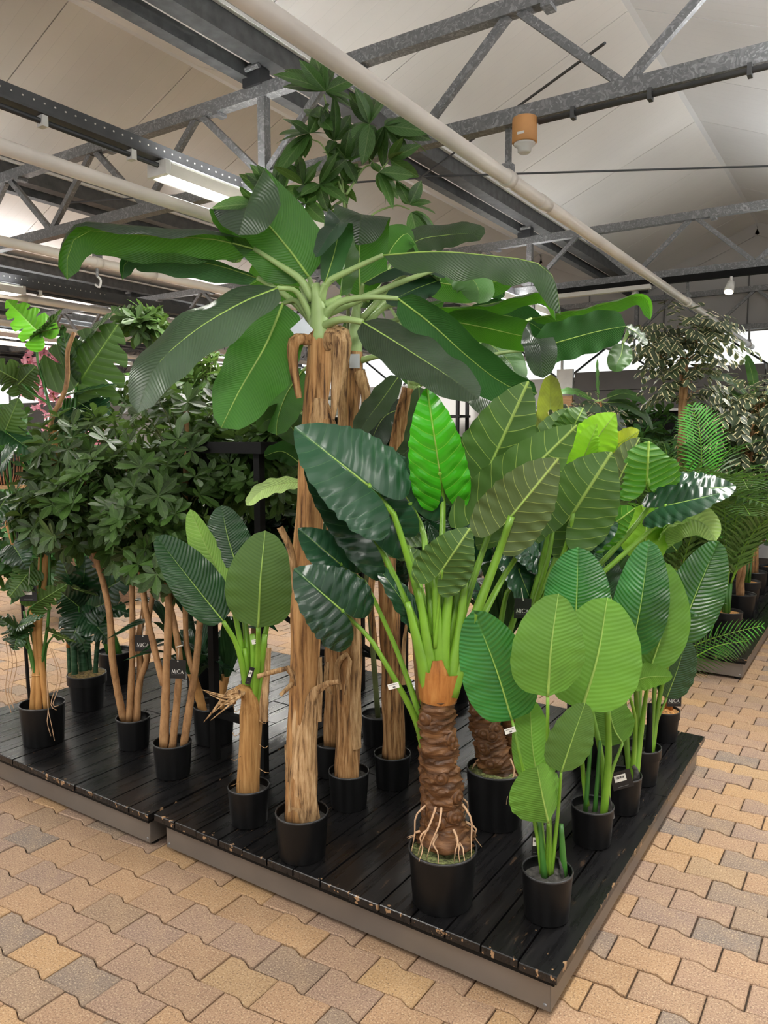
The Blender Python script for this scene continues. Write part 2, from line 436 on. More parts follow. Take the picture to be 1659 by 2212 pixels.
for _, dep, x, y in pv[300:]:
    b = base[1 if dep < 5 else 0]; dz = rng.uniform(-.003, .001)
    m.add([(vx + x, vy + y, vz + dz) for vx, vy, vz in b.v], b.f)
o = m.build('paver_field', 'paver', floor); o['kind'] = 'stuff'

# ------------------------------------------------------------------ setting: roof, gutters, walls
GX = [-.07 - 3.2 * i for i in range(-2, 8)]            # gutter lines
RZ0, RZ1, YW, YF = 4.06, 4.74, 12.07, -6.0
ceil = thing('ceiling', (0, 0, 0), 'pitched sandwich panel roof of several bays', None); ceil['kind'] = 'structure'
del_cat = ceil.pop('category', None)
PW = 1.13
for i in range(len(GX) - 1):
    g0, g1 = GX[i], GX[i + 1]; mid = (g0 + g1) / 2
    for xa, xb in ((g0 - .02, mid), (g1 + .02, mid)):
        warm = mid < -4 or xa < xb
        yy = 3.45 - PW * 9
        while yy < YW:
            y1 = min(yy + PW, YW)
            if y1 > YF:
                a, b = V((xa, max(yy, YF) + .004, RZ0)), V((xb, max(yy, YF) + .004, RZ1)); c, d = V((xb, y1 - .004, RZ1)), V((xa, y1 - .004, RZ0)); t = V((0, 0, .06))
                q = [a, b, c, d]
                MB().add(q + [p + t for p in q], [(0, 1, 2, 3), (7, 6, 5, 4), (0, 4, 5, 1), (1, 5, 6, 2), (2, 6, 7, 3), (3, 7, 4, 0)]).build('roof_panel', 'roof_warm' if warm else 'roof_cool', ceil)
            yy += PW
    MB().bar((mid, YF, RZ1 - .004), (mid, YW, RZ1 - .004), .10, .012).build('ridge_cap', 'roof_cool', ceil)
MB().box((-8, (YW + YF) / 2, RZ1 + .2), (34, YW - YF + .6, .02)).build('roof_cover', 'darkbar', ceil)

for i, g in enumerate(GX):
    if not (-20 < g < 1): continue
    t = thing('gutter_beam', (g, YF, 3.86), ['galvanised gutter beam at the right edge above the aisle', 'galvanised gutter beam running above the tall vine', 'galvanised gutter beam behind the first strip light', 'galvanised gutter beam in the third roof valley', 'galvanised gutter beam in the fourth roof valley', 'galvanised gutter beam in the farthest roof valleys', 'galvanised gutter beam beyond the far lights'][min(6, max(0, i - 2))], 'beam', 'roof gutter beams')
    MB().box((g + .07, (YF + YW) / 2, 3.985), (.12, YW - YF, .13)).build('gutter_trough', 'galv_dark', t)
    MB().box((g - .10, (YF + YW) / 2, 3.915), (.085, YW - YF, .085)).build('lower_channel', 'galv_dark', t)
    MB().box((g - .02, (YF + YW) / 2, 4.0), (.08, YW - YF, .01)).build('light_strip', 'white', t)
    MB().box((g + .15, (YF + YW) / 2, 4.05), (.03, YW - YF, .02)).build('flashing', 'white', t)
for n, ty in enumerate((3.608, 7.729, 11.85)):
    t = thing('roof_truss', (-8, ty, 3.26), ['galvanised lattice roof truss nearest the camera, carrying the orange sensor', 'galvanised lattice roof truss halfway back, above the dark light track', 'galvanised lattice roof truss at the far end wall'][n], 'truss', 'roof trusses')
    x0, x1 = -22.5, 6.3
    MB().box(((x0 + x1) / 2, ty, 3.79), (x1 - x0, .07, .075)).build('top_chord', 'galv', t)
    MB().box(((x0 + x1) / 2, ty, 3.275), (x1 - x0, .07, .075)).build('bottom_chord', 'galv', t)
    k = 0; x = -1.62 + 1.09 * 6
    while x > x0 + 1:
        for s_ in (-1, 1):
            MB().bar((x + s_ * .03, ty, 3.76), (x + s_ * .53, ty, 3.31), .04, .035, (0, 1, 0)).build('diagonal', 'galv', t)
        x -= 1.09
    for g in GX:
        if x0 < g < x1:
            MB().box((g + .02, ty, 3.53), (.055, .055, .46)).build('post', 'galv', t)
            MB().box((g - .03, ty - .01, 3.885), (.14, .09, .13)).build('bracket', 'darkbar', t)
            MB().tube([(g - .1, ty - .07, 3.91), (g + .05, ty - .07, 3.91)], .016, 8).build('bolt', 'galv', t)
    for xx in np.arange(-20, 6, 1.09):
        MB().bar((xx, ty, 3.74), (xx + .05, ty, 3.74), .085, .02).build('gusset', 'galv', t)
# gable wall at the far end with its high window band
wall = MB()
GXW = [g for g in GX if g < 6.4]
pts = []
for i in range(len(GXW) - 1):
    g0, g1 = GXW[i], GXW[i + 1]; mid = (g0 + g1) / 2
    wall.add([(g0, YW, 3.25), (g0, YW, RZ0), (mid, YW, RZ1), (g1, YW, RZ0), (g1, YW, 3.25)], [(0, 1, 2, 3, 4)])
    wall.add([(g0, YW + .1, 3.25), (g0, YW + .1, RZ0), (mid, YW + .1, RZ1), (g1, YW + .1, RZ0), (g1, YW + .1, 3.25)], [(4, 3, 2, 1, 0)])
wall.box((-8, YW + .05, 1.35), (29.4, .1, 2.70))
wb = wall.build('wall_back', 'wall'); tag(wb, 'grey panelled gable end wall with a bright high window band', None, None, 'structure')
for x in np.arange(-19, 6, 1.15):
    MB().box((x, YW - .006, 3.75), (.016, .014, 1.0)).build('seam', 'wallseam', wb)
for g0, g1 in zip(GXW[:-1], GXW[1:]):
    md = (g0 + g1) / 2
    for a in (g0, g1): MB().bar((a, YW - .02, RZ0 - .09), (md, YW - .02, RZ1 - .09), .02, .16).build('gable_trim', 'wall', wb)
win = thing('window_1', (-8, YW, 2.7), 'bright white glazed strip high in the end wall', None); win.pop('category', None); win['kind'] = 'structure'
gl = NT('clear_pane'); gl.base((240, 245, 245), .05); gl.p.inputs['Transmission Weight'].default_value = 1; gl.p.inputs['IOR'].default_value = 1.0; MAT['glass'] = gl.m
for i, x in enumerate(np.arange(-20.5, 5.9, 1.6)):
    MB().box((x + .8, YW + .05, 2.975), (1.57, .008, .53)).build('pane', 'glass', win)
    MB().box((x, YW + .05, 2.975), (.03, .05, .55)).build('mullion', 'white', win)
    MB().bar((x + .1, YW + .12, 2.72), (x + .8, YW + .12, 3.23), .03, .03, (0, 1, 0)).build('brace', 'white', win)
    MB().bar((x + .8, YW + .12, 3.23), (x + 1.5, YW + .12, 2.72), .03, .03, (0, 1, 0)).build('brace', 'white', win)
wl = MB().box((-22.6, (YW + YF) / 2, 2.03), (.1, YW - YF, 4.06)).build('wall_left', 'wall'); tag(wl, 'plain grey side wall far to the left', None, None, 'structure')
# dark cladding along the end wall
cl = thing('wall_cladding', (-1.4, YW - .2, 2.15), 'dark grey clad shelf front along the end wall under the window', 'cladding')
for x in (-4.2, -2.83, -1.46, -.09, 1.28):
    for z0, z1 in ((2.17, 2.46), (2.47, 2.76)):
        MB().box((x + .683, YW - .16, (z0 + z1) / 2), (1.357, .10, z1 - z0)).build('panel', 'cladding', cl)
MB().box((-.75, YW - .2, 2.145), (6.9, .2, .035)).build('ledge', 'white', cl)
MB().box((-.75, YW - .1, 1.25), (6.9, .04, 1.75)).build('dark_backing', 'blackmetal', cl)
tw = thing('wall_panel_board', (-4.35, YW - .2, 0), 'tan and white upright board beside the dark cladding', 'board')
MB().box((-4.35, YW - .2, 1.2), (.26, .06, 2.4)).build('board', 'wood', tw); MB().box((-4.35, YW - .2, 2.62), (.26, .07, .4)).build('cap_board', 'white', tw)

# ------------------------------------------------------------------ pipes, rails, lights, sensor
def pipe(x, z, y0, y1, label, r=.052):
    t = thing('ceiling_pipe', (x, y0, z), label, 'pipe', 'cream ceiling pipes')
    MB().tube([(x, y0, z), (x, y1, z)], r, 14).build('pipe', 'pvc', t, True)
    for y in (3.63, 7.73, 11.6):
        if y0 < y < y1:
            MB().tube([(x, y - .03, z), (x, y + .03, z)], r * 1.22, 14).build('collar', 'pvc', t, True)
            MB().box((x, y, z + .15), (.025, .025, .28)).build('hanger', 'galv', t)
            MB().box((x, y, z + .05), (.05, .05, .04)).build('clamp', 'galv', t)
    for y in (4.1, 8.6): MB().tube([(x, y - .06, z), (x, y + .06, z)], r * 1.1, 14).build('socket', 'pvc', t, True)


pipe(-1.65, 3.0, .2, 11.9, 'cream ceiling pipe crossing in front of the tall vine', .035)
pipe(-3.2, 2.938, .2, 11.9, 'cream ceiling pipe just under the perforated rail and lit strip light', .033)
pipe(-4.92, 3.0, .2, 11.9, 'cream ceiling pipe with a white hook hanging by it', .033)
pipe(-6.7, 3.0, .2, 11.9, 'cream ceiling pipe beyond the hook, beside the second rail', .033)
pipe(-8.3, 3.0, .2, 11.9, 'cream ceiling pipe far left, fifth from the vine', .033)
pipe(-10.0, 3.0, .2, 11.9, 'cream ceiling pipe farthest left of all', .033)


def strip_light(x, y0, z, label, lit=True, ln=1.5):
    t = thing('strip_light', (x, y0, z), label, 'strip light', 'fluorescent strip lights')
    MB().box((x, y0 + ln / 2, z + .045), (.12, ln, .035)).build('housing', 'white', t)
    for s_ in (-1, 1): MB().bar((x + s_ * .075, y0, z + .015), (x + s_ * .075, y0 + ln, z + .015), .008, .06, (.35 * s_, 0, 1)).build('reflector', 'white', t)
    for s_ in (-.03, .03): MB().tube([(x + s_, y0 + .03, z), (x + s_, y0 + ln - .03, z)], .019, 10).build('lamp_tube', 'tube', t, True)
    for yy in (y0 - .015, y0 + ln + .015): MB().box((x, yy, z + .025), (.15, .03, .075)).build('end_cap', 'white', t)
    ld = bpy.data.lights.new('tube_light', 'AREA'); ld.shape = 'RECTANGLE'; ld.size = .12; ld.size_y = ln; ld.energy = LAMP_W; ld.color = (1, .97, .92)
    lo = bpy.data.objects.new('tube_light', ld); COL.objects.link(lo); lo.parent = t; lo.location = (0, ln / 2, -.035)
    ld = bpy.data.lights.new('ceiling_fill', 'AREA'); ld.shape = 'RECTANGLE'; ld.size = .12; ld.size_y = ln; ld.energy = FILL_UP; ld.color = (1, .99, .985); ld.spread = PI  # fill light added above the opaque housing to brighten the ceiling
    lo = bpy.data.objects.new('ceiling_fill', ld); COL.objects.link(lo); lo.parent = t; lo.location = (0, ln / 2, .075); lo.rotation_euler = (PI, 0, 0)


def rail(x, z, label):
    t = thing('lighting_rail', (x, 0, z), label, 'rail', 'perforated lighting rails')
    MB().box((x, 5.5, z), (.03, 13, .11)).build('rail_web', 'rail', t)
    MB().box((x + .05, 5.5, z - .05), (.09, 13, .012)).build('rail_flange', 'rail', t)
    MB().tube([(x + .07, -.9, z - .085), (x + .07, 11.9, z - .085)], .014, 8).build('conduit', 'darkbar', t, True)
    hm = MB().box((0, 0, 0), (.006, .007, .007)).mesh('perforation'); hm.materials.append(MAT['pvc'])
    for i in range(60): inst(hm, 'perforation', t, M.Translation((.016, 1.7 + i * .055, .025)))
    for y in (2.2, 2.7, 4.2, 5.4): MB().box((x + .07, y, z - .085), (.045, .03, .05)).build('clip', 'white', t)


rail(-3.42, 3.255, 'dark perforated lighting rail carrying the nearest strip light')
rail(-6.62, 3.12, 'dark perforated lighting rail in the second bay at the left')
rail(-13.0, 3.3, 'dark perforated lighting rail farthest left of all')
rail(-9.9, 3.2, 'dark perforated lighting rail far left behind the split leaves')
for x, y, z, lb in ((-3.36, 2.9, 3.13, 'lit strip light at the upper left above the bananas'), (-3.36, -1.6, 3.13, 'lit strip light near the camera, over the front pavers'), (-3.36, 6.9, 3.13, 'lit strip light far back between the banana leaves'),
                 (-6.56, 2.5, 3.0, 'lit strip light at the left edge under the second rail'), (-6.56, 6.4, 3.0, 'small lit strip light above the big drooping banana leaf'), (-6.56, -1.8, 3.0, 'lit strip light at the far left front'),
                 (-9.8, 5.2, 3.06, 'lit strip light behind the upper split leaf plant'), (-9.8, 9.0, 3.06, 'lit strip light deepest in the left of the hall'), (-.1, -.6, 3.06, 'lit strip light over the aisle near the camera'), (-.1, 3.0, 3.06, 'lit strip light over the aisle at the right'), (-.1, 7.0, 3.06, 'lit strip light over the aisle far back'), (-12.8, 5, 3.2, 'lit strip light in the fifth bay'), (2.9, 1.5, 3.06, 'lit strip light right of the aisle'), (-6.56, 9.9, 3.0, 'lit strip light deep in the second bay'), (-9.8, 1.6, 3.06, 'lit strip light at the left edge of the fourth bay'), (-12.8, 8.6, 3.2, 'lit strip light deep in the fifth bay'), (-12.8, 1.4, 3.2, 'lit strip light near in the fifth bay')):
    strip_light(x, y, z, lb)
t = thing('ceiling_sensor', (-1.535, 3.56, 3.19), 'orange round detector with white sensor head under the truss', 'sensor')
MB().lathe([(0, .05), (.058, .05), (.06, .04), (.06, -.062), (.056, -.066), (0, -.066)], (-1.535, 3.56, 3.19), 28, False).build('body', 'sensor', t, True)
MB().lathe([(0, -.066), (.052, -.066), (.05, -.075), (.034, -.082), (.032, -.105), (.024, -.112), (0, -.112)], (-1.535, 3.56, 3.19), 24).build('sensor_head', 'white', t, True)
MB().box((-1.53, 3.502, 3.155), (.035, .004, .012)).build('marking', 'label', t)
t = thing('truss_conduit', (-1, 3.6, 3.22), 'thin grey conduit clipped below the nearest truss by the sensor', 'conduit')
MB().tube([(-1.47, 3.575, 3.215), (1.5, 3.575, 3.215)], .014, 8).build('conduit_run', 'rail', t, True)
for x in (-1.3, -.95, -.55, -.2): MB().box((x, 3.575, 3.215), (.018, .04, .05)).build('clip', 'rail', t)
tk = thing('light_track', (-2, 7.6, 3.2), 'dark lighting track below the second truss at the right', 'track')
MB().box((-1.3, 7.62, 3.2), (3.4, .05, .06)).build('track', 'blackmetal', tk); MB().box((-2.45, 7.56, 3.15), (1.0, .06, .04)).build('white_track', 'white', tk)
for i, (x, lb) in enumerate(((-1.25, 'white track spotlight shining at the right wall'), (-2.1, 'track spotlight glowing above the right banana leaf'))):
    t = thing('spotlight', (x, 7.55, 3.1), lb, 'spotlight', 'track spotlights')
    MB().tube([(x, 7.6, 3.17), (x, 7.6, 3.10)], .012, 8).build('stem', 'white', t)
    MB().tube([(x, 7.6, 3.12), (x - .01, 7.56, 3.03)], [.03, .045], 14).build('can', 'white', t, True)
    MB().tube([(x - .01, 7.555, 3.028), (x - .011, 7.552, 3.02)], [.036, .036], 14).build('lamp', 'spotlit', t)
for i, (a, b, lb) in enumerate((((-3.3, 5.55, 3.84), (-1.2, 3.7, 3.55), 'thin steel tie rod rising past the sensor'), ((-3.3, 5.6, 3.86), (3.0, 9.0, 3.86), 'thin level steel tie rod above the ridge side'), ((-3.36, 5.6, 3.86), (-6.4, 4.4, 3.86), 'thin steel tie rod crossing the left bay'))):
    o = MB().tube([a, b], .008, 6).build('tie_rod', 'darkbar'); tag(o, lb, 'tie rod')
hp = onz(209, 566, 2.9); hp = V((-4.92, hp.y * 4.92 / -hp.x, 2.955))
hk = thing('hanging_hook', hp, 'small white hook hanging from the third ceiling pipe', 'hook')
MB().tube([hp + zz * .0, hp - zz * .06], .01, 8).build('stem', 'galv', hk)
MB().tube(spline([hp - zz * .055, hp - zz * .085 + rt * .025, hp - zz * .135 + rt * .012, hp - zz * .115 - rt * .018], 10), .008, 6).build('hook', 'white', hk, True)

# ------------------------------------------------------------------ display platforms
def platform(x0, x1, y0, y1, n, label, seed):
    r_ = random.Random(seed); t = thing('display_platform', ((x0 + x1) / 2, y0, 0), label, 'platform', 'low display platforms')
    pw = (x1 - x0) / n
    for i in range(n):
        a = x0 + i * pw; cuts = [y0 + r_.uniform(-.004, .004), y0 + (y1 - y0) * r_.choice((.38, .5, .62)), y1 + r_.uniform(-.004, .004)]
        for j in range(2):
            ya, yb = cuts[j] + (.0015 if j else 0), cuts[j + 1] - .0015; dz = r_.uniform(-.003, .0)
            MB().prism([(a + .003, ya), (a + pw - .003, ya), (a + pw - .003, yb), (a + .003, yb)], .143, .17 + dz, .0025).build('plank', 'plank', t)
    for yy in (y0 + .05, (y0 + y1) / 2, y1 - .05): MB().box(((x0 + x1) / 2, yy, .134), (x1 - x0 - .03, .08, .018)).build('batten', 'blackmetal', t)
    i_ = .035
    MB().box(((x0 + x1) / 2, y0 + i_, .078), (x1 - x0 - 2 * i_, .004, .108)).build('front_panel', 'panel', t)
    MB().box(((x0 + x1) / 2, y1 - i_, .078), (x1 - x0 - 2 * i_, .004, .108)).build('rear_panel', 'panel', t)
    for xx in (x0 + i_, x1 - i_): MB().box((xx, (y0 + y1) / 2, .078), (.004, y1 - y0 - 2 * i_, .108)).build('side_panel', 'panel', t)
    for xx in (x0 + .07, x1 - .07):
        for yy in (y0 + .08, (y0 + y1) / 2, y1 - .08):
            MB().lathe([(.0, .001), (.021, .001), (.021, .012), (.008, .016), (.008, .05), (0, .05)], (xx, yy, 0), 12).build('foot', 'black', t, True)
    rm = MB().tube([(0, 0, 0), (0, -.003, 0)], [.006, .004], 8).mesh('rivet'); rm.materials.append(MAT['galv'])
    for xx in (x0 + i_ + .015, x1 - i_ - .015):
        for zz_ in (.04, .115): inst(rm, 'rivet', t, M.Translation((xx - (x0 + x1) / 2, i_ - .002, zz_)))
    return t


platform(-2.435, -.705, 1.975, 4.10, 14, 'low black plank platform on steel, nearest, carrying the bananas and elephant ears', 3)
platform(-4.17, -2.445, 1.955, 4.07, 14, 'low black plank platform on steel at the left under the leafy shrubs', 5)
platform(-2.46, -.735, 5.74, 9.9, 14, 'low black plank platform in the background under the palms', 8)

# ------------------------------------------------------------------ leaf and plant builders
def frames(P, N0):
    m_ = len(P); T = [(P[min(i + 1, m_ - 1)] - P[max(i - 1, 0)]).normalized() for i in range(m_)]
    N = (N0 - T[0] * N0.dot(T[0])).normalized(); out = [(T[0], N)]
    for i in range(1, m_):
        ax = T[i - 1].cross(T[i])
        if ax.length > 1e-6: N = M.Rotation(T[i - 1].angle(T[i]), 3, ax.normalized()) @ N
        N = (N - T[i] * N.dot(T[i])).normalized(); out.append((T[i], N))
    return out


def prof(kind, u):
    u = max(0.0, min(1.0, u))
    if kind == 'ban': return max(0.0, math.sin(PI * u ** .9)) ** .42
    if kind == 'par': return max(0.0, math.sin(PI * u ** .74)) ** .5
    if kind == 'flap': return min(1.0, (u / .16)) ** .5 * max(0.0, 1 - u ** 9) ** .5
    if kind == 'obov': return max(0.0, math.sin(PI * u ** 1.55)) ** .75
    if kind == 'slim': return max(0.0, math.sin(PI * u ** .9)) ** .8
    if kind == 'heart': return (1 - u ** 1.95) ** .78 * (1 - .055 * abs(math.sin(PI * 7 * u + .4))) if u < 1 else 0
    if kind == 'split':
        e = (1 - u ** 1.9) ** .75 if u < 1 else 0
        f = (u * 4.3 + .1) % 1.0
        return e * (1 - .58 * math.exp(-((f - .5) / .11) ** 2)) if .08 < u < .93 else e
    return math.sin(PI * u) ** .7


def blade_mb(P, N0, W, kind, fold, curl, rip, tw, back, nu, nv, nend=None):
    """blade along the points P; W half width"""
    fr = frames(P, N0)
    if nend:                                               # the blade turns over: a new facing past the fold
        for i in range(len(P)):
            k = min(1.0, max(0.0, (i / (len(P) - 1) - nend[1]) / .05))
            if k > 0:
                T, N = fr[i]; N = N.lerp(nend[0], k) if k < 1 else nend[0]; fr[i] = (T, (N - T * N.dot(T)).normalized())
    ln = sum((P[i + 1] - P[i]).length for i in range(len(P) - 1)); mb = MB(); nb = max(3, int(nu * back)) if back else 0
    us = [-back * (1 - i / nb) for i in range(nb)] + [i / nu for i in range(nu + 1)]
    for si, s in enumerate((1, -1)):
        vs, uvs = [], []
        f, c = fold[si], curl[si] if abs(curl[si]) > 1e-3 else 1e-3
        for u in us:
            if u < 0:
                T, N = fr[0]; p = P[0] + T * (u * ln); q = -u / back
                rr = math.sqrt(max(0, 1 - q * q)); b = .5 + .5 * rr; a = .5 * (1 - rr) * 1.0; p = p + N * (-.18 * ln * q * q * back)
            else:
                x = u * (len(P) - 1); i = min(int(x), len(P) - 2); k = x - i
                p = P[i].lerp(P[i + 1], k); T, N = fr[i] if k < .5 else fr[i + 1]
                a = 0; b = prof(kind, u)
            S = N.cross(T)
            if tw: R = M.Rotation(tw * max(0, u), 3, T); N = R @ N; S = R @ S
            for j in range(nv + 1):
                v = a + (b - a) * j / nv
                dx = (math.sin(f) - math.sin(f - c * v)) / c; dz = (math.cos(f - c * v) - math.cos(f)) / c
                rz = rip[0] * v * v * math.sin(2 * PI * rip[1] * u + si * 2.1 + P[0].x * 9)
                vs.append(p + S * (s * dx * W) + N * (dz * W + rz)); uvs.append((u, s * v))
        n_ = nv + 1; fs = []
        for i in range(len(us) - 1):
            for j in range(nv):
                q = (i * n_ + j, (i + 1) * n_ + j, (i + 1) * n_ + j + 1, i * n_ + j + 1)
                fs.append(q if s > 0 else q[::-1])
        mb.add(vs, fs, uvs)
    return mb, fr


def blade(t, L0, sp, w, n, mat, kind='ban', fold=(.15, .15), curl=(.35, .35), rip=(.006, 4), tw=0, back=0, stalk=None, sr=.009, smat='stalk', rib='midrib_pale', nu=22, nv=4, name='leaf', rs=1.0, nend=None):
    if not hasattr(fold, '__len__'): fold = (fold, fold)
    if not hasattr(curl, '__len__'): curl = (curl, curl)
    C_ = [at(x, y, L0 + d) for x, y, d in sp]; P = spline(C_, nu)
    dep = (P[nu // 2] - CAM).dot(fw); W = w / F * dep / 2
    N0 = rt * n[0] + zz * n[1] - fl * n[2]
    if nend: nend = (rt * nend[0] + zz * nend[1] - fl * nend[2], nend[3])
    mb, fr = blade_mb(P, N0, W, kind, fold, curl, rip, tw, back, nu, nv, nend)
    o = mb.build(name, mat, t, True)
    if rib:
        k = len(P); r0 = max(.0022, W * .035) * rs
        MB().tube([P[i] - fr[i][1] * r0 * .3 for i in range(0, k, 2)], [r0 * (1.1 - .95 * i / k) for i in range(0, k, 2)], 5).build('midrib', rib, o, True)
    if stalk:
        Q = spline([C_[0]] + [at(x, y, L0 + d) for x, y, d in stalk], 14)
        MB().tube(Q, [sr * (.75 + .75 * (i / 14) ** 1.5) for i in range(15)], 8).build('leaf_stalk', smat, t, True)
    return o


DZ = .171


def pot_at(x, y, r, z=DZ):                    # centre of a pot whose base front is seen at x, y
    p = onz(x, y, z); return p + fl * (r * .8)


def pot(t, r, h, soil='soil', lip=False, drop=.03, mat='black'):
    c = t.location; rb = r * .87
    if lip: pr = [(0, 0), (rb * .93, 0), (rb * .93, 0), (r * .93, h * .72), (r * .93, h * .72), (r, h * .73), (r, h * .73), (r * 1.01, h), (r * 1.01, h), (r * .96, h), (r * .96, h), (r * .93, h - drop - .01), (0, h - drop - .01)]
    else: pr = [(0, 0), (rb, 0), (rb, 0), (rb * 1.015, .004), (r, h), (r, h), (r * .965, h), (r * .965, h), (r * .95, h - drop - .01), (0, h - drop - .01)]
    o = MB().lathe(pr, c, 36).build("pot", mat, t, True)
    me = o.data
    me.polygons.foreach_set('use_smooth', [abs(p.normal.z) < .8 for p in me.polygons])
    MB().lathe([(r * .955, h - .003), (r * .965, h + .0015), (r * 1.0, h + .0015), (r * 1.015, h - .003), (r * 1.0, h - .006)], c, 36).build('rim', 'rim', o, True)
    rr = r * .945; n = 22; mb = MB(); vs = []; rs_ = [0, .3, .6, .85, 1.0]
    for k in rs_:
        for j in range(n):
            a = 2 * PI * j / n; x, y = rr * k * math.cos(a), rr * k * math.sin(a)
            vs.append((c.x + x, c.y + y, c.z + h - drop + (.012 * noise.noise(V((x * 60, y * 60, c.x))) if k < 1 else 0) + (.008 * (1 - k) if soil != 'soil' else 0)))
    mb.add(vs, [(i * n + j, i * n + (j + 1) % n, (i + 1) * n + (j + 1) % n, (i + 1) * n + j) for i in range(4) for j in range(n)])
    mb.build('soil' if soil == 'soil' else ('moss' if 'moss' in soil else 'bark_chips'), soil, t, True)


GLYPH = {'M': [((0, 0), (.12, 1), .05), ((.12, 1), (.42, .12), .13), ((.42, .12), (.72, 1), .05), ((.72, 1), (.84, 0), .13), ((-.07, .02), (.1, .02), .05), ((.72, .02), (.96, .02), .05)],
         'I': [((.08, 0), (.08, .8), .13), ((-.03, .02), (.19, .02), .05), ((-.03, .78), (.19, .78), .05)],
         'C': [((.8, .84), (.6, .97), .07), ((.6, .97), (.32, .95), .09), ((.32, .95), (.1, .72), .12), ((.1, .72), (.06, .45), .13), ((.06, .45), (.18, .16), .12), ((.18, .16), (.45, .03), .09), ((.45, .03), (.8, .15), .07)],
         'A': [((0, 0), (.32, .8), .05), ((.32, .8), (.64, 0), .13), ((.12, .28), (.5, .28), .05), ((-.06, .02), (.1, .02), .05), ((.5, .02), (.74, .02), .05)]}


def lettering(card, org, X, Y, h):
    mb = MB(); N = X.cross(Y); x = 0
    for ch, adv in (('M', 1.0), ('I', .3), ('C', .92), ('A', .8)):
        for a, b, wd in GLYPH[ch]:
            pa = org + X * (x + a[0]) * h + Y * a[1] * h; pb = org + X * (x + b[0]) * h + Y * b[1] * h
            mb.bar(pa, pb, wd * h, .0006, N)
        x += adv
    mb.build('lettering', 'print', card)
    mb = MB()
    for i in range(11):
        a = org + X * (.05 + i * .27) * h - Y * .34 * h
        mb.bar(a, a + Y * .12 * h, .10 * h, .0005, N)
    mb.build('small_lettering', 'greyprint', card)


def mica_tag(t, x, y, L, w=.075, h=.085, rot=0.0, string=None):
    """black hang tag with its top left corner at pixel x, y"""
    o_ = at(x, y, L); tilt = M.Rotation(rot, 3, -fl)
    X = tilt @ rt; Y = tilt @ zz; N = X.cross(Y)
    c = o_ + X * w / 2 - Y * h / 2
    card = MB().bar(c - X * w / 2, c + X * w / 2, .0012, h, Y).build('hang_tag', 'card', t, label='black card hang tag with white lettering')
    lettering(card, o_ + X * w * .13 - Y * h * .72 - fl * .0012, X, Y, w * .25)
    MB().tube([o_ + X * w * .5 - Y * h * .07 - fl * .001, o_ + X * w * .5 - Y * h * .07 - fl * .002], .003, 8).build('eyelet', 'print', card)
    if string: MB().tube([o_ + X * w * .5 - Y * h * .07 - fl * .002, at(string[0], string[1], L)], .0012, 5).build('string', 'string', card)


def back_tag(t, x, y, L, w=.075, h=.085, rot=0.0):
    o_ = at(x, y, L); tilt = M.Rotation(rot, 3, -fl); X = tilt @ rt; Y = tilt @ zz
    c = o_ + X * w / 2 - Y * h / 2
    card = MB().bar(c - X * w / 2, c + X * w / 2, .0012, h, Y).build('hang_tag', 'card', t, label='black hang tag turned to its barcode label')
    s_ = c - X * w * .05 + Y * h * .12 - fl * .001
    MB().bar(s_ - X * w * .28, s_ + X * w * .28, .0006, h * .38, Y).build('barcode_label', 'label', card)
    mb = MB()
    for i in range(9): a = s_ + X * w * (-.16 + i * .04) - fl * .0006; mb.bar(a - Y * h * .02, a + Y * h * .1, w * (.012 + .012 * (i % 3)), .0004, X.cross(Y))
    mb.build('barcode', 'card', card)
    MB().bar(c - X * w * .25 - Y * h * .36 - fl * .001, c + X * w * .25 - Y * h * .36 - fl * .001, .0005, h * .02, Y).build('small_lettering', 'greyprint', card)


def price_label(t, x, y, L, w=.036, h=.018, rot=.3):
    o_ = at(x, y, L); tilt = M.Rotation(rot, 3, -fl); X = tilt @ rt; Y = tilt @ zz; c = o_
    card = MB().bar(c - X * w / 2, c + X * w / 2, .001, h, Y).build('price_label', 'label', t, label='small white price label')
    mb = MB(); N = X.cross(Y)
    for i in range(7): a = c + X * w * (-.36 + i * .11) + Y * h * .25 - fl * .0009; mb.bar(a, a + X * w * .07, h * .1, .0004, N)
    for i in range(4): a = c + X * w * (-.08 + i * .06) - Y * h * .2 - fl * .0009; mb.bar(a, a + X * w * .045, h * .25, .0004, N)
    mb.build('print', 'card', card)


# ------------------------------------------------------------------ banana trees
def banana_trunk(t, px, L, r0, r1, mat, seed, n=14, jit=.24):
    P = spline([at(x, y, L + d) for x, y, d in px], 40)
    MB().tube(P, [r0 + (r1 - r0) * i / 40 for i in range(41)], 30, True, jit, seed, (34, 34, 5), rf=lambda k, th: 1 + .05 * math.sin(th * 3 + k * 9 + seed) + .035 * math.sin(th * 8 + k * 15)).build('trunk', mat, t, True)


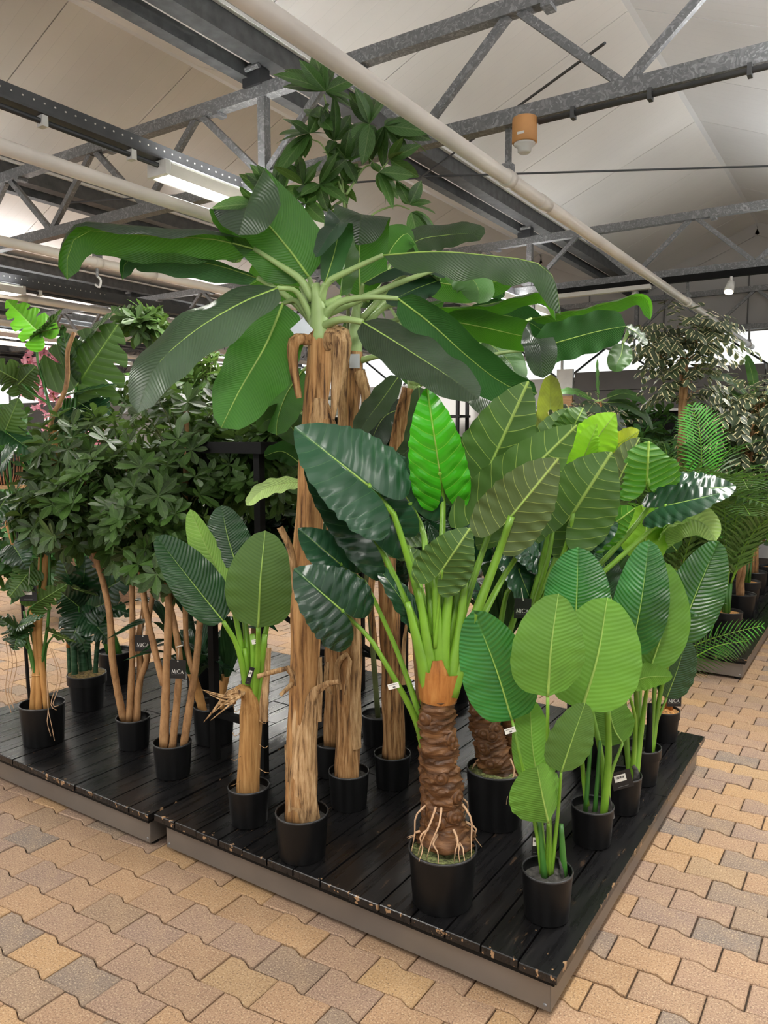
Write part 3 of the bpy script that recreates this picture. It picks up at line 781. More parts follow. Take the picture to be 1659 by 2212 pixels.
def strip(t, px, L, w0, w1, mat='husk', face=(0, .2, 1), name='bark_strip', curl=.9):
    P = spline([at(x, y, L + d) for x, y, d in px], 12); N0 = rt * face[0] + zz * face[1] - fl * face[2]
    fr = frames(P, N0); mb = MB(); vs = []; nv = 4
    for i, p in enumerate(P):
        T, N = fr[i]; S = N.cross(T); wd = w0 + (w1 - w0) * i / 12
        for lay in (0, 1):
            for j in range(nv + 1):
                v = (j / nv - .5) * 2; jj = .15 * noise.noise(V((i * .9 + p.x * 30, j * 1.7, lay)))
                vs.append(p + S * (wd * v * .5 * (1 + jj)) - N * (wd * curl * .35 * v * v + lay * .0035))
    n_ = (nv + 1) * 2; fs = []
    for i in range(12):
        for j in range(nv):
            a, b = i * n_ + j, (i + 1) * n_ + j
            fs += [(a, b, b + 1, a + 1), (a + nv + 1, a + nv + 2, b + nv + 2, b + nv + 1)]
        a, b = i * n_, (i + 1) * n_
        fs += [(a, a + nv + 1, b + nv + 1, b), (a + nv, b + nv, b + 2 * nv + 1, a + 2 * nv + 1)]
    mb.add(vs, fs); return mb.build(name, mat, t, True)


L1 = 2.71
ban = thing('banana_tree', pot_at(648, 1868, .095), 'tall banana tree with peeling tan trunk and drooping leaves, in the front middle', 'potted plant', 'banana trees')
pot(ban, .098, .165, drop=.035)
banana_trunk(ban, [(648, 1775, 0), (652, 1640, 0), (656, 1480, 0), (662, 1320, 0), (668, 1150, 0), (676, 950, 0), (690, 800, 0), (694, 715, 0)], L1, .056, .044, 'banbark2', 3)
strip(ban, [(655, 1800, -.05), (653, 1700, -.066), (655, 1600, -.064), (672, 1510, -.058), (698, 1483, -.07), (732, 1474, -.10)], L1, .125, .016, 'husk', curl=.5)
strip(ban, [(668, 1760, -.04), (676, 1650, -.048), (678, 1560, -.044), (684, 1500, -.04)], L1, .06, .03, 'husk', (.6, .1, .8), curl=.6)
strip(ban, [(650, 1745, -.06), (645, 1700, -.062), (650, 1655, -.06)], L1, .07, .05, 'banbark', curl=.5)
strip(ban, [(636, 1760, -.045), (637, 1600, -.05), (640, 1480, -.05), (630, 1448, -.05), (600, 1452, -.07), (556, 1464, -.10)], L1, .05, .018, 'husk')
strip(ban, [(622, 1690, -.03), (618, 1640, -.04), (617, 1610, -.05)], L1, .012, .008, 'husk')
strip(ban, [(684, 1560, -.035), (688, 1490, -.03), (689, 1420, -.02)], L1, .035, .02, 'husk')
strip(ban, [(632, 1475, -.05), (618, 1490, -.06), (605, 1502, -.07)], L1, .018, .014, 'husk')
strip(ban, [(642, 1320, -.03), (630, 1200, -.05), (604, 1140, -.07)], L1, .03, .022, 'husk')
strip(ban, [(700, 720, -.05), (730, 730, -.085), (728, 790, -.09), (722, 850, -.09), (718, 905, -.09)], L1, .10, .012, 'husk')
strip(ban, [(672, 725, -.05), (636, 735, -.07), (634, 790, -.075), (646, 860, -.075)], L1, .05, .02, 'banbark')
strip(ban, [(690, 860, -.06), (685, 900, -.062), (672, 960, -.06), (660, 985, -.055)], L1, .05, .09, 'husk')
strip(ban, [(688, 930, -.055), (692, 850, -.058), (695, 785, -.06)], L1, .07, .014, 'banbark')
MB().tube(spline([at(694, 745, L1), at(690, 700, L1), at(686, 650, L1), at(682, 612, L1)], 8), [.04, .046, .042, .036, .03, .026, .022, .018, .014], 14).build('crown_sheath', 'stalk_pale', ban, True)
SP = dict(smat='stalk_pale', sr=.011)
cr = [(676, 690, 0)]
blade(ban, L1, [(600, 622, -.08), (520, 655, -.16), (420, 715, -.24), (335, 795, -.30), (298, 892, -.33)], 165, (0, .75, .65), 'ban', fold=(.1, .1), curl=(.5, .5), rip=(.012, 3), stalk=[(640, 630, -.03), (668, 680, 0), (676, 710, .01)], **SP)
blade(ban, L1, [(612, 655, .02), (575, 745, 0), (520, 840, -.04), (478, 925, -.05)], 175, (.25, -.35, -.9), 'ban_mid', fold=(.25, .25), curl=(.2, .2), rip=(.012, 3), stalk=[(640, 650, .02), (672, 690, .01)], **SP)
blade(ban, L1, [(668, 600, .04), (625, 540, .02), (572, 478, 0), (542, 448, -.03), (534, 444, -.09), (529, 458, -.13), (516, 508, -.13)], 170, (-.5, .45, -.75), 'ban', kind='flap', nu=34, nend=(-.2, .35, 1, .76), fold=(.12, .12), curl=(.15, .15), rip=(.008, 3), stalk=[(678, 640, .02)], **SP)
blade(ban, L1, [(548, 537, 0), (460, 516, -.03), (340, 510, -.06), (230, 500, -.09), (175, 502, -.10), (147, 545, -.11), (145, 604, -.11)], 118, (0, .75, -.65), 'ban', fold=(.5, -.3), curl=(3.0, .2), rip=(.01, 4), stalk=[(600, 570, 0), (650, 605, 0), (675, 650, .01)], **SP)
blade(ban, L1, [(556, 600, .05), (470, 573, .05), (370, 556, .05), (300, 553, .05), (272, 560, .05), (264, 604, .05)], 80, (0, .8, -.6), 'ban_dark', fold=(-.5, -.3), curl=(.3, .5), stalk=[(620, 640, .04), (674, 690, .02)], **SP)
blade(ban, L1, [(650, 620, .10), (610, 615, .16), (575, 600, .24), (540, 615, .3)], 90, (0, .5, -.8), 'ban_mid', stalk=[(675, 660, .03)], **SP)
blade(ban, L1, [(702, 612, -.03), (722, 548, -.04), (735, 484, -.06), (733, 480, -.10), (712, 505, -.13), (682, 556, -.13)], 70, (.4, .1, -.9), 'ban_dark', nu=30, nend=(-.5, .3, .9, .6), fold=(.2, .2), stalk=[(690, 650, 0)], **SP)
blade(ban, L1, [(735, 640, .04), (742, 560, .03), (733, 482, .02)], 70, (.8, 0, .5), 'ban_mid', fold=(.5, .5), curl=(-.3, -.3), stalk=[(700, 660, .02)], **SP)
blade(ban, L1, [(828, 551, -.08), (940, 543, -.13), (1060, 552, -.16), (1155, 566, -.18), (1196, 600, -.2), (1212, 680, -.2)], 112, (0, .9, .55), 'ban_mid', fold=(-.75, -.9), curl=(.2, .2), rip=(.012, 4), stalk=[(760, 582, -.05), (706, 612, -.02), (692, 655, 0)], smat='stalk_pale', sr=.011)
blade(ban, L1, [(860, 645, -.06), (930, 698, -.04), (1010, 770, -.02), (1090, 830, 0), (1160, 850, .02)], 118, (-.3, .75, -.6), 'ban_dark', fold=(-.3, .1), curl=(.2, 1.0), rip=(.01, 3), stalk=[(790, 642, -.05), (730, 655, -.03), (694, 690, 0)], smat='stalk_pale', sr=.011)
blade(ban, L1, [(783, 695, -.16), (860, 742, -.24), (945, 797, -.32), (1000, 835, -.36), (1035, 862, -.38)], 132, (-.1, .75, .7), 'ban', fold=(.05, .05), curl=(.35, .35), rip=(.012, 3), stalk=[(740, 690, -.10), (705, 702, -.03), (690, 720, 0)], smat='stalk_pale', sr=.013)
blade(ban, L1, [(960, 575, .1), (1000, 590, .1), (1030, 615, .08), (1035, 656, .06)], 95, (0, .5, .8), 'ban_mid', fold=(.05, .05), curl=(.4, .4), stalk=[(840, 620, .05), (700, 680, .02)], **SP)
c = at(652, 712, L1 - .05); X = (rt * .75 + zz * .65); Y = (zz * .75 - rt * .65)
MB().bar(c - X * .03, c + X * .03, .001, .055, Y).build('care_tag', 'silver', ban, label='square silver care tag')

L2 = 3.08
ban2 = thing('banana_tree', pot_at(752, 1755, .085), 'banana tree second from the front, rough brown trunk with a silver tag at its top', 'potted plant', 'banana trees')
pot(ban2, .085, .15, drop=.03)
banana_trunk(ban2, [(752, 1690, 0), (752, 1500, 0), (752, 1300, 0), (748, 1100, 0), (752, 950, 0), (762, 760, 0)], L2, .052, .040, 'banbark', 9, jit=.25)
strip(ban2, [(735, 1490, -.05), (728, 1440, -.05), (752, 1420, -.07), (742, 1500, -.08)], L2, .03, .02)
strip(ban2, [(762, 1620, -.05), (766, 1450, -.055), (768, 1290, -.05)], L2, .07, .03)
strip(ban2, [(775, 800, -.05), (790, 850, -.06), (785, 900, -.06), (765, 950, -.05)], L2, .05, .015)
strip(ban2, [(745, 930, -.045), (742, 850, -.05), (748, 760, -.04)], L2, .06, .02)
strip(ban2, [(722, 1160, -.04), (735, 1150, -.06), (780, 1180, -.06), (795, 1190, -.06)], L2, .05, .02, 'banbark')
MB().tube(spline([at(764, 790, L2), at(768, 700, L2), at(772, 640, L2)], 8), [.03, .032, .032, .03, .027, .023, .02, .016, .012], 12).build('crown_sheath', 'stalk_pale', ban2, True)
S2 = dict(smat='stalk_pale', sr=.010)
blade(ban2, L2, [(778, 640, -.02), (776, 560, -.04), (780, 485, -.06), (782, 466, -.09), (781, 464, -.14), (779, 478, -.17), (774, 530, -.16)], 122, (.1, .1, -1), 'ban', kind='flap', nu=34, nend=(0, .35, 1, .76), fold=(.15, .15), curl=(.1, .1), stalk=[(770, 690, 0)], **S2)
blade(ban2, L2, [(785, 612, -.05), (840, 582, -.08), (900, 566, -.1), (960, 575, -.1), (1030, 600, -.1)], 75, (0, .9, .3), 'ban_dark', fold=(-.4, -.5), stalk=[(775, 660, 0)], **S2)
blade(ban2, L2, [(850, 560, .2), (900, 520, .25), (960, 508, .28), (1020, 505, .2), (1036, 520, .16)], 85, (0, .6, .8), 'ban', fold=(.1, .1), stalk=[(800, 640, .05)], **S2)
blade(ban2, L2, [(835, 560, .1), (850, 530, .12), (880, 505, .16), (905, 545, .2)], 70, (0, -.2, -.9), 'ban_mid', stalk=[(790, 650, .02)], **S2)
blade(ban2, L2, [(950, 605, -.05), (895, 625, -.08), (835, 655, -.12)], 72, (.2, .6, .8), 'ban_dark', stalk=[(880, 590, 0), (780, 690, 0)], **S2)
blade(ban2, L2, [(905, 600, .2), (980, 615, .25), (1060, 610, .25), (1110, 600, .2)], 80, (0, .4, -.9), 'ban_mid', stalk=[(820, 660, .08), (772, 720, 0)], **S2)
blade(ban2, L2, [(940, 665, .02), (1040, 660, 0), (1120, 640, -.03), (1168, 632, -.05), (1196, 660, -.06), (1200, 692, -.06)], 62, (0, .9, -.3), 'ban_mid', fold=(-.4, -.4), stalk=[(840, 660, 0), (775, 720, 0)], **S2)
blade(ban2, L2, [(955, 690, 0), (1040, 706, 0), (1110, 722, 0), (1142, 728, -.02), (1158, 732, -.05), (1168, 756, -.08), (1173, 817, -.07)], 78, (.1, .6, -.75), 'ban', kind='flap', nu=32, nend=(.1, .3, 1, .66), fold=(.1, .1), curl=(.2, .2), stalk=[(860, 690, 0), (775, 735, 0)], **S2)
blade(ban2, L2, [(862, 812, -.1), (822, 868, -.12), (790, 910, -.14), (768, 948, -.14)], 66, (-.3, .5, .85), 'ban', fold=(.25, .25), stalk=[(830, 770, -.05), (772, 780, 0)], **S2)
blade(ban2, L2, [(655, 800, .1), (620, 850, .12), (600, 905, .12), (598, 940, .12)], 100, (.2, -.2, -.9), 'ban_mid', stalk=[(710, 760, .06), (765, 770, 0)], **S2)
c = at(766, 780, L2 - .06)
MB().bar(c - rt * .02, c + rt * .02, .001, .055, zz).build('care_tag', 'silver', ban2, label='silver care tag')

L3 = 3.27
ban3 = thing('banana_tree', pot_at(848, 1708, .08), 'banana tree third from the front, its trunk beside the elephant ear stalk', 'potted plant', 'banana trees')
pot(ban3, .082, .145)
banana_trunk(ban3, [(850, 1640, 0), (846, 1500, 0), (840, 1300, 0), (838, 1130, 0), (860, 950, 0), (885, 840, 0)], L3, .048, .034, 'banbark', 17, jit=.22)
strip(ban3, [(870, 1480, -.04), (872, 1400, -.04), (878, 1350, -.05)], L3, .03, .012); strip(ban3, [(805, 1240, -.03), (800, 1300, -.04), (812, 1400, -.04)], L3, .03, .02, 'banbark')
strip(ban3, [(870, 1120, -.04), (885, 1150, -.06), (898, 1170, -.06)], L3, .03, .03, 'banbark')
S3 = dict(smat='stalk_pale', sr=.009)
blade(ban3, L3, [(905, 835, -.05), (905, 900, -.08), (890, 960, -.1), (850, 1000, -.1)], 55, (-.4, .4, .8), 'ban', stalk=[(890, 850, 0)], **S3)
blade(ban3, L3, [(1152, 754, .1), (1220, 735, .1), (1290, 716, .1), (1352, 704, .1)], 92, (.1, .45, -.9), 'ban_dark', kind='flap', fold=(.08, .08), curl=(.15, .15), rip=(.012, 4), stalk=[(1050, 770, .06), (900, 830, 0)], **S3)
blade(ban3, L3, [(1345, 742, .12), (1342, 765, .1), (1333, 785, .08), (1330, 804, .08)], 52, (0, .2, .9), 'ban_mid', stalk=[(1360, 712, .14)], **S3)
blade(ban3, L3, [(1352, 705, .12), (1380, 722, .12), (1398, 745, .12)], 40, (.3, .6, .7), 'ban', **S3)
blade(ban3, L3, [(1148, 688, .2), (1240, 672, .2), (1320, 652, .2), (1375, 638, .2), (1400, 650, .2), (1405, 692, .2)], 66, (0, .9, -.35), 'ban_mid', fold=(-.3, -.3), stalk=[(1000, 760, .1), (895, 830, 0)], **S3)
blade(ban3, L3, [(1010, 720, .15), (1060, 745, .12), (1100, 780, .1), (1120, 830, .06)], 90, (.1, .5, .8), 'ban_mid', fold=(.05, .05), stalk=[(950, 740, .1), (890, 830, 0)], **S3)
blade(ban3, L3, [(930, 760, .1), (1000, 800, .08), (1060, 860, .05), (1100, 930, 0)], 110, (-.2, .6, .7), 'ban', stalk=[(890, 840, 0)], **S3)
blade(ban3, L3, [(1080, 790, .1), (1110, 830, .08), (1125, 880, .05), (1130, 940, 0)], 70, (-.2, .5, .8), 'ban', stalk=[(1000, 780, .1), (890, 840, 0)], **S3)
blade(ban3, L3, [(880, 880, .1), (830, 900, .12), (800, 960, .1), (790, 1020, .1)], 80, (0, .5, .8), 'ban_dark', stalk=[(888, 845, 0)], **S3)
blade(ban3, L3, [(900, 830, .1), (880, 740, .2), (900, 680, .28), (960, 650, .3)], 90, (.2, .4, -.8), 'ban_mid', stalk=[(888, 845, 0)], **S3)

blade(ban3, L3, [(940, 560, .35), (990, 585, .35), (1050, 600, .3), (1090, 640, .25)], 90, (0, .7, -.6), 'ban_dark', stalk=[(900, 700, .2), (888, 845, 0)], **S3)
blade(ban3, L3, [(830, 640, .3), (880, 610, .3), (950, 610, .3), (1010, 640, .3)], 80, (0, .8, .4), 'ban', stalk=[(880, 740, .15), (888, 845, 0)], **S3)
blade(ban3, L3, [(1000, 690, .35), (1060, 680, .35), (1130, 690, .35), (1180, 720, .3)], 80, (0, .6, -.7), 'ban_dark', stalk=[(930, 760, .15), (888, 845, 0)], **S3)
blade(ban3, L3, [(860, 690, .25), (910, 720, .25), (960, 770, .2), (990, 840, .15)], 90, (.1, .5, -.8), 'ban_dark', stalk=[(880, 780, .1), (888, 845, 0)], **S3)
L4 = 3.42
ban4 = thing('banana_tree', pot_at(718, 1682, .08), 'banana tree at the back, its trunk half hidden behind the second trunk', 'potted plant', 'banana trees')
pot(ban4, .085, .15)
banana_trunk(ban4, [(722, 1610, 0), (722, 1400, 0), (726, 1150, 0), (728, 1000, 0), (700, 900, .02), (680, 860, .04)], L4, .048, .036, 'banbark', 29, jit=.22)
strip(ban4, [(708, 1430, -.04), (705, 1480, -.045), (720, 1500, -.05)], L4, .03, .02)
blade(ban4, L4, [(650, 962, -.1), (632, 925, -.14), (605, 905, -.18), (575, 908, -.22), (556, 930, -.24)], 70, (-.2, .7, .6), 'ban', stalk=[(680, 960, 0), (715, 1000, 0)], smat='stalk_pale')
blade(ban4, L4, [(655, 1042, -.2), (610, 1045, -.24), (565, 1060, -.28), (532, 1092, -.3)], 52, (0, .8, .6), 'str_pale', stalk=[(690, 1050, -.1), (722, 1100, 0)], smat='stalk_pale')
blade(ban4, L4, [(648, 1000, -.1), (610, 975, -.14), (570, 985, -.16)], 55, (0, .5, -.8), 'ban_dark', stalk=[(680, 1010, -.05), (722, 1060, 0)], smat='stalk_pale')
blade(ban4, L4, [(640, 900, .1), (610, 850, .15), (600, 800, .2), (640, 750, .25)], 110, (.2, .1, -.9), 'ban_mid', stalk=[(680, 880, .04)], smat='stalk_pale')

# ------------------------------------------------------------------ elephant ears
L5 = 2.42
alo = thing('elephant_ear', pot_at(960, 1978, .11), 'big elephant ear with ringed brown trunk, hanging roots and mossy pot, in front', 'potted plant', 'elephant ears')
pot(alo, .113, .185, 'moss', drop=.018)


def ringed_trunk(t, px, L, r0, r1, seed, flare=1.0):
    P = spline([at(x, y, L) for x, y in px], 120); R = []
    for i in range(121):
        k = i / 120
        R.append((r0 + (r1 - r0) * k) * (1 + (.5 * flare * max(0, .14 - k) / .14)))
    def ring(k, th):
        a = (k * 12 + .30 * math.sin(th * 2 + k * 17 + seed) + .22 * math.sin(th * 5 - k * 31) + .4 * noise.noise(V((k * 14, th, seed)))) % 1.0
        return .90 + .20 * a ** 3 - .05 * max(0, .12 - a) / .12
    MB().tube(P, R, 36, True, .16, seed, (22, 22, 24), rf=ring).build('trunk', 'scaly', t, True)
    for i in range(9):
        k = rng.uniform(.15, .97); a = rng.uniform(-1.3, 1.3); p = P[int(k * 120)]; r = R[int(k * 120)]
        q = -fl * math.cos(a) + rt * math.sin(a)
        o = MB().lathe([(.027, -.006), (.023, .005), (.016, .009), (.013, .006), (.008, .014), (0, .016)], t.location, 12).build('knot', 'scaly', t, True)
        o.matrix_local = M.Translation(p + q * r * .95 - t.location) @ q.to_track_quat('Z', 'Y').to_matrix().to_4x4()


def roots(t, base, r, h, n, seed, spread=1.6):
    q = random.Random(seed)
    for i in range(n):
        a = q.uniform(0, 2 * PI); d = V((math.cos(a), math.sin(a), 0)); z0 = q.uniform(.3, 1.25) * h
        e = V((-d.y, d.x, 0)) * q.uniform(-.5, .5) * r; P = spline([base + d * r * .75 + zz * z0, base + d * r * 1.15 + zz * z0 * .75, base + d * r * q.uniform(1.1, spread) + zz * z0 * .35 + e * .6, base + d * r * q.uniform(1.1, spread + .25) + e - zz * .006], 8)
        MB().tube(P, [.0042 - .0032 * k / 8 for k in range(9)], 6).build('root', 'root', t, True)


ringed_trunk(alo, [(962, 1815), (958, 1700), (946, 1600), (945, 1500)], L5, .066, .060, 4)
MB().tube([at(962, 1835, L5), at(962, 1790, L5)], [.017, .02], 12).build('stem_base', 'sheath', alo, True)
MB().tube(spline([at(926, 1790, L5 + .05), at(925, 1700, L5 + .06), at(918, 1600, L5 + .06), at(915, 1560, L5 + .06)], 30), [.024 + .003 * (i % 3) for i in range(31)], 14, True, .25, 8, (20, 20, 16)).build('side_trunk', 'scaly', alo, True)
roots(alo, at(962, 1822, L5), .088, .14, 18, 5, 1.25)
MB().tube(spline([at(946, 1512, L5), at(948, 1480, L5), at(952, 1445, L5)], 8), [.060, .064, .066, .068, .069, .070, .071, .072, .073], 18, False).build('sheath', 'sheath', alo, True)
strip(alo, [(950, 1500, -.062), (948, 1460, -.072), (945, 1428, -.07)], L5, .10, .03, 'sheath', name='sheath_flap', curl=.6)
A = dict(kind='heart', back=.5, nu=26, nv=5, rib=None)
def ear(t, L, a, tip, w, n, mat, stalk, dT=0.0, dA=0.0, sr=.012, bow=.02, **kw):
    mx, my = (a[0] + tip[0]) / 2, (a[1] + tip[1]) / 2
    k = dict(A); k.update(dict(fold=(.18, .18), curl=(.3, .3), rip=(.006, 5), rib='midrib_pale', rs=.7)); k.update(kw)
    st = [(x, y, d) for x, y, d in stalk] if stalk else None
    if st and n[2] > 0:                                    # seen from above: the stalk leaves from beneath the lobes
        x, y, d = st[0]; st = [(a[0] + (x - a[0]) * .25, a[1] + (y - a[1]) * .25, dA + .05), (a[0] + (x - a[0]) * .7, a[1] + (y - a[1]) * .7, max(d, dA + .075)), (x, y, max(d, dA + .06))] + st[1:]
    return blade(t, L, [(a[0], a[1], dA), (mx, my, (dA + dT) / 2 - bow), (tip[0], tip[1], dT)], w * 1.1, n, mat, stalk=st, sr=sr, **k)


B = [(950, 1400, 0), (950, 1490, 0)]
ear(alo, L5, (795, 1048), (636, 922), 212, (.15, .55, .85), 'alo_dark', [(850, 1110, 0), (888, 1230, .02), (925, 1370, .01)] + B[1:], -.12, -.08)
ear(alo, L5, (792, 1150), (655, 985), 130, (-.1, .6, .75), 'alo_dark', [(830, 1200, .05), (880, 1310, .04), (930, 1420, .02)], -.02, 0)
ear(alo, L5, (885, 1085), (800, 962), 125, (-.3, .3, .9), 'alo_dark', [(915, 1150, .06), (930, 1300, .03), (945, 1420, 0)], .08, .08)
ear(alo, L5, (950, 1020), (922, 835), 125, (-.25, .15, .95), 'alo_green', [(957, 1100, .04), (952, 1250, .02), (950, 1420, 0)], -.02, .02, fold=(.35, .3))
ear(alo, L5, (1055, 1015), (1142, 823), 165, (-.1, .1, -1), 'alo_olive', [(1030, 1100, .08), (990, 1280, .03), (962, 1420, 0)], .03, .08)
ear(alo, L5, (1080, 1080), (1247, 918), 150, (.1, .4, -.9), 'alo_olive', [(1060, 1140, .05), (1010, 1290, .02), (970, 1430, 0)], .0, .04)
ear(alo, L5, (1105, 1115), (1207, 990), 150, (.05, .35, -.95), 'alo_brown', [(1075, 1200, -.04), (1030, 1320, -.04), (985, 1440, -.02), (975, 1470, -.02)], -.08, -.07, sr=.016)
ear(alo, L5, (956, 1230), (1016, 1140), 118, (.1, .3, -.95), 'alo_olive', [(948, 1300, -.05), (940, 1400, -.04)], -.12, -.1, sr=.005)
ear(alo, L5, (735, 1218), (644, 1141), 105, (0, .6, .8), 'alo_dark', [(790, 1260, .03), (855, 1400, .08), (905, 1540, .05), (918, 1590, .05)], .0, .02, sr=.008)
ear(alo, L5, (738, 1318), (635, 1228), 160, (0, .55, .85), 'alo_dark', [(800, 1380, -.05), (860, 1480, 0), (900, 1560, .04), (920, 1640, .05)], -.12, -.08, sr=.009)
ear(alo, L5, (893, 1330), (803, 1205), 70, (.7, .3, .6), 'alo_dark', [(905, 1400, .05), (918, 1520, .05)], .04, .05)
ear(alo, L5, (880, 1180), (790, 1160), 70, (0, -.5, -.8), 'alo_olive', [(910, 1280, .1), (940, 1420, .02)], .15, .15)
ear(alo, L5, (1130, 1180), (1060, 1110), 70, (.3, .5, .8), 'alo_dark', [(1080, 1260, .12), (985, 1440, .02)], .15, .15)
for P_ in ([(905, 1270), (922, 1390), (940, 1500)], [(980, 1200), (962, 1350), (952, 1500)], [(1005, 1250), (990, 1380), (965, 1500)], [(940, 1240), (945, 1360), (950, 1500)], [(1050, 1270), (1010, 1390), (972, 1500)], [(880, 1300), (905, 1400), (930, 1500)]):
    MB().tube(spline([at(x, y, L5 - .03) for x, y in P_], 10), [.011 + .019 * (i / 10) ** 1.3 for i in range(11)], 12, flat=.75).build('leaf_stalk', 'stalk', alo, True)
price_label(alo, 850, 1482, L5 - .05, rot=.25)

L6 = 2.95
alo2 = thing('elephant_ear', pot_at(1078, 1800, .125), 'elephant ear behind the front one, stout rooted trunk in the large black pot', 'potted plant', 'elephant ears')
pot(alo2, .118, .225, 'moss', drop=.02)
ringed_trunk(alo2, [(1080, 1690), (1062, 1620), (1045, 1540), (1040, 1470)], L6, .072, .056, 14)
MB().tube(spline([at(1110, 1690, L6 + .04), at(1108, 1610, L6 + .06), at(1095, 1540, L6 + .06)], 24), [.03 + .003 * (i % 3) for i in range(25)], 14, True, .25, 3, (20, 20, 16)).build('side_trunk', 'scaly', alo2, True)
roots(alo2, at(1085, 1700, L6), .095, .13, 18, 9, 1.4)
E6 = [(1120, 1400, .02), (1060, 1480, 0)]
ear(alo2, L6, (1238, 1108), (1322, 976), 170, (.1, .15, -1), 'alo_olive', [(1215, 1200, 0)] + E6, -.1, -.06)
ear(alo2, L6, (1195, 1140), (1250, 1040), 130, (0, .1, -1), 'alo_olive', [(1180, 1220, 0)] + E6, .0, 0)
ear(alo2, L6, (1330, 1050), (1382, 945), 110, (-.5, .1, -.85), 'alo_brown', [(1290, 1160, .1)] + E6, .12, .1)
ear(alo2, L6, (1398, 1035), (1402, 952), 145, (-.1, 0, -1), 'alo_green', [(1385, 1120, .2)] + E6, .1, .12)
ear(alo2, L6, (1440, 1092), (1556, 1066), 110, (.1, .7, .7), 'alo_dark', [(1400, 1150, .15)] + E6, .0, .06)
ear(alo2, L6, (1475, 1060), (1590, 1050), 100, (.1, .7, .7), 'alo_dark', [(1400, 1150, .25)] + E6, .2, .2)
ear(alo2, L6, (1280, 960), (1330, 892), 100, (.3, .3, -.9), 'alo_lime', [(1260, 1100, .15)] + E6, .1, .12, fold=(.5, .1))
ear(alo2, L6, (1262, 985), (1290, 915), 75, (-.3, .3, -.9), 'alo_lime', [(1240, 1100, .1)] + E6, .04, .08, fold=(.4, .4))
ear(alo2, L6, (1235, 930), (1260, 880), 80, (0, .2, -.9), 'alo_olive', [(1210, 1050, .2)] + E6, .25, .25)
ear(alo2, L6, (1335, 960), (1382, 930), 55, (0, .4, -.9), 'ban_yel', [(1290, 1080, .25)] + E6, .25, .25, sr=.006)
ear(alo2, L6, (1255, 1165), (1335, 1130), 85, (.1, .6, .8), 'alo_dark', [(1200, 1260, .05)] + E6, .02, .04)
ear(alo2, L6, (1300, 1150), (1372, 1098), 90, (0, .4, -.9), 'alo_green', [(1240, 1250, .1)] + E6, .08, .1)
ear(alo2, L6, (1120, 1230), (1160, 1330), 100, (.4, .6, .6), 'alo_dark', [(1090, 1300, .1)] + E6[1:], .1, .1)
ear(alo2, L6, (1160, 1190), (1090, 1160), 110, (0, .6, .8), 'alo_dark', [(1130, 1280, .1)] + E6[1:], .15, .15)
mica_tag(alo2, 1112, 1292, L6 - .2, .062, .075, -.04, (1126, 1270))

L6b = 4.0
alo3 = thing('elephant_ear', V((-1.6, 3.55, .17)), 'dim elephant ear at the back of the platform between the trunks', 'potted plant', 'elephant ears')
pot(alo3, .11, .19, 'moss', drop=.02); ab = alo3.location + V((0, 0, .17))
P0 = ab
for (a, tp, w_, mt) in (((1010, 1200), (960, 1120), 120, 'alo_dark'), ((1130, 1190), (1200, 1260), 110, 'alo_dark'), ((1080, 1050), (1010, 1000), 120, 'alo_olive'), ((1180, 1000), (1230, 880), 120, 'alo_olive'), ((1290, 1200), (1330, 1120), 110, 'alo_dark'), ((880, 1200), (820, 1140), 110, 'alo_dark'), ((1250, 1240), (1310, 1260), 90, 'alo_dark')):
    ear(alo3, 3.9, a, tp, w_, (0, .5, .8 if mt == 'alo_dark' else -.8), mt, None, 0, 0)
    MB().tube(spline([at(a[0], a[1], 3.9), at((a[0] + 1080) / 2, 1330, 3.9), ab], 8), .012, 7).build('leaf_stalk', 'stalk_dark', alo3, True)

# ------------------------------------------------------------------ bird of paradise plants at the right
def paradise(name_px, r, h, label, lip=False):
    t = thing('bird_of_paradise', pot_at(name_px[0], name_px[1], r), label, 'potted plant', 'bird of paradise plants'); pot(t, r, h, drop=.035, lip=lip); return t


def pleaf(t, L, b, mid, tip, w, n, mat, stalk, d=(0, 0, 0), **kw):
    k = dict(kind='par', fold=(.22, .22), curl=(.25, .25), rip=(.004, 6), nu=26, nv=5, sr=.0075); k.update(kw)
    return blade(t, L, [(b[0], b[1], d[0]), (mid[0], mid[1], d[1]), (tip[0], tip[1], d[2])], w, n, mat, stalk=[(x, y, q) for x, y, q in stalk] if stalk else None, **k)


Q1 = 2.345
s1 = paradise((1190, 2002), .081, .155, 'small bird of paradise in the frontmost pot, lime leaves on slender stalks')
def foot(x, y=1890, d=0): return (x, y, d)
pleaf(s1, Q1, (1106, 1556), (1070, 1440), (1022, 1318), 158, (-.15, .25, .95), 'str_top', [(1125, 1640, .03), (1160, 1800, .0), foot(1172)], (.06, .03, .02), sr=.0065)
pleaf(s1, Q1, (1183, 1505), (1190, 1400), (1206, 1282), 172, (-.15, .1, -1), 'str_lime', [(1183, 1650, 0), (1186, 1800, 0), foot(1180)], (-.03, -.05, -.02), fold=(.25, .25))
pleaf(s1, Q1, (1212, 1668), (1235, 1600), (1264, 1518), 106, (-.1, .15, -1), 'str_olive', [(1205, 1760, 0), foot(1190)], (-.04, -.06, -.06), sr=.006)
pleaf(s1, Q1, (1185, 1778), (1172, 1720), (1160, 1655), 150, (.3, .2, -.9), 'str_lime', [(1188, 1830, -.02), foot(1186)], (-.06, -.08, -.09), fold=(1.3, .0), sr=.006)
pleaf(s1, Q1, (1165, 1705), (1150, 1610), (1145, 1510), 92, (.2, .1, -1), 'str_lime', [(1172, 1800, .05), foot(1180)], (.08, .09, .1), sr=.006)
MB().tube(spline([at(1212, 1780, Q1 + .01), at(1216, 1850, Q1), at(1218, 1900, Q1)], 6), [.008, .009, .01, .011, .012, .013, .014], 8).build('leaf_stalk', 'stalk_dark', s1, True)
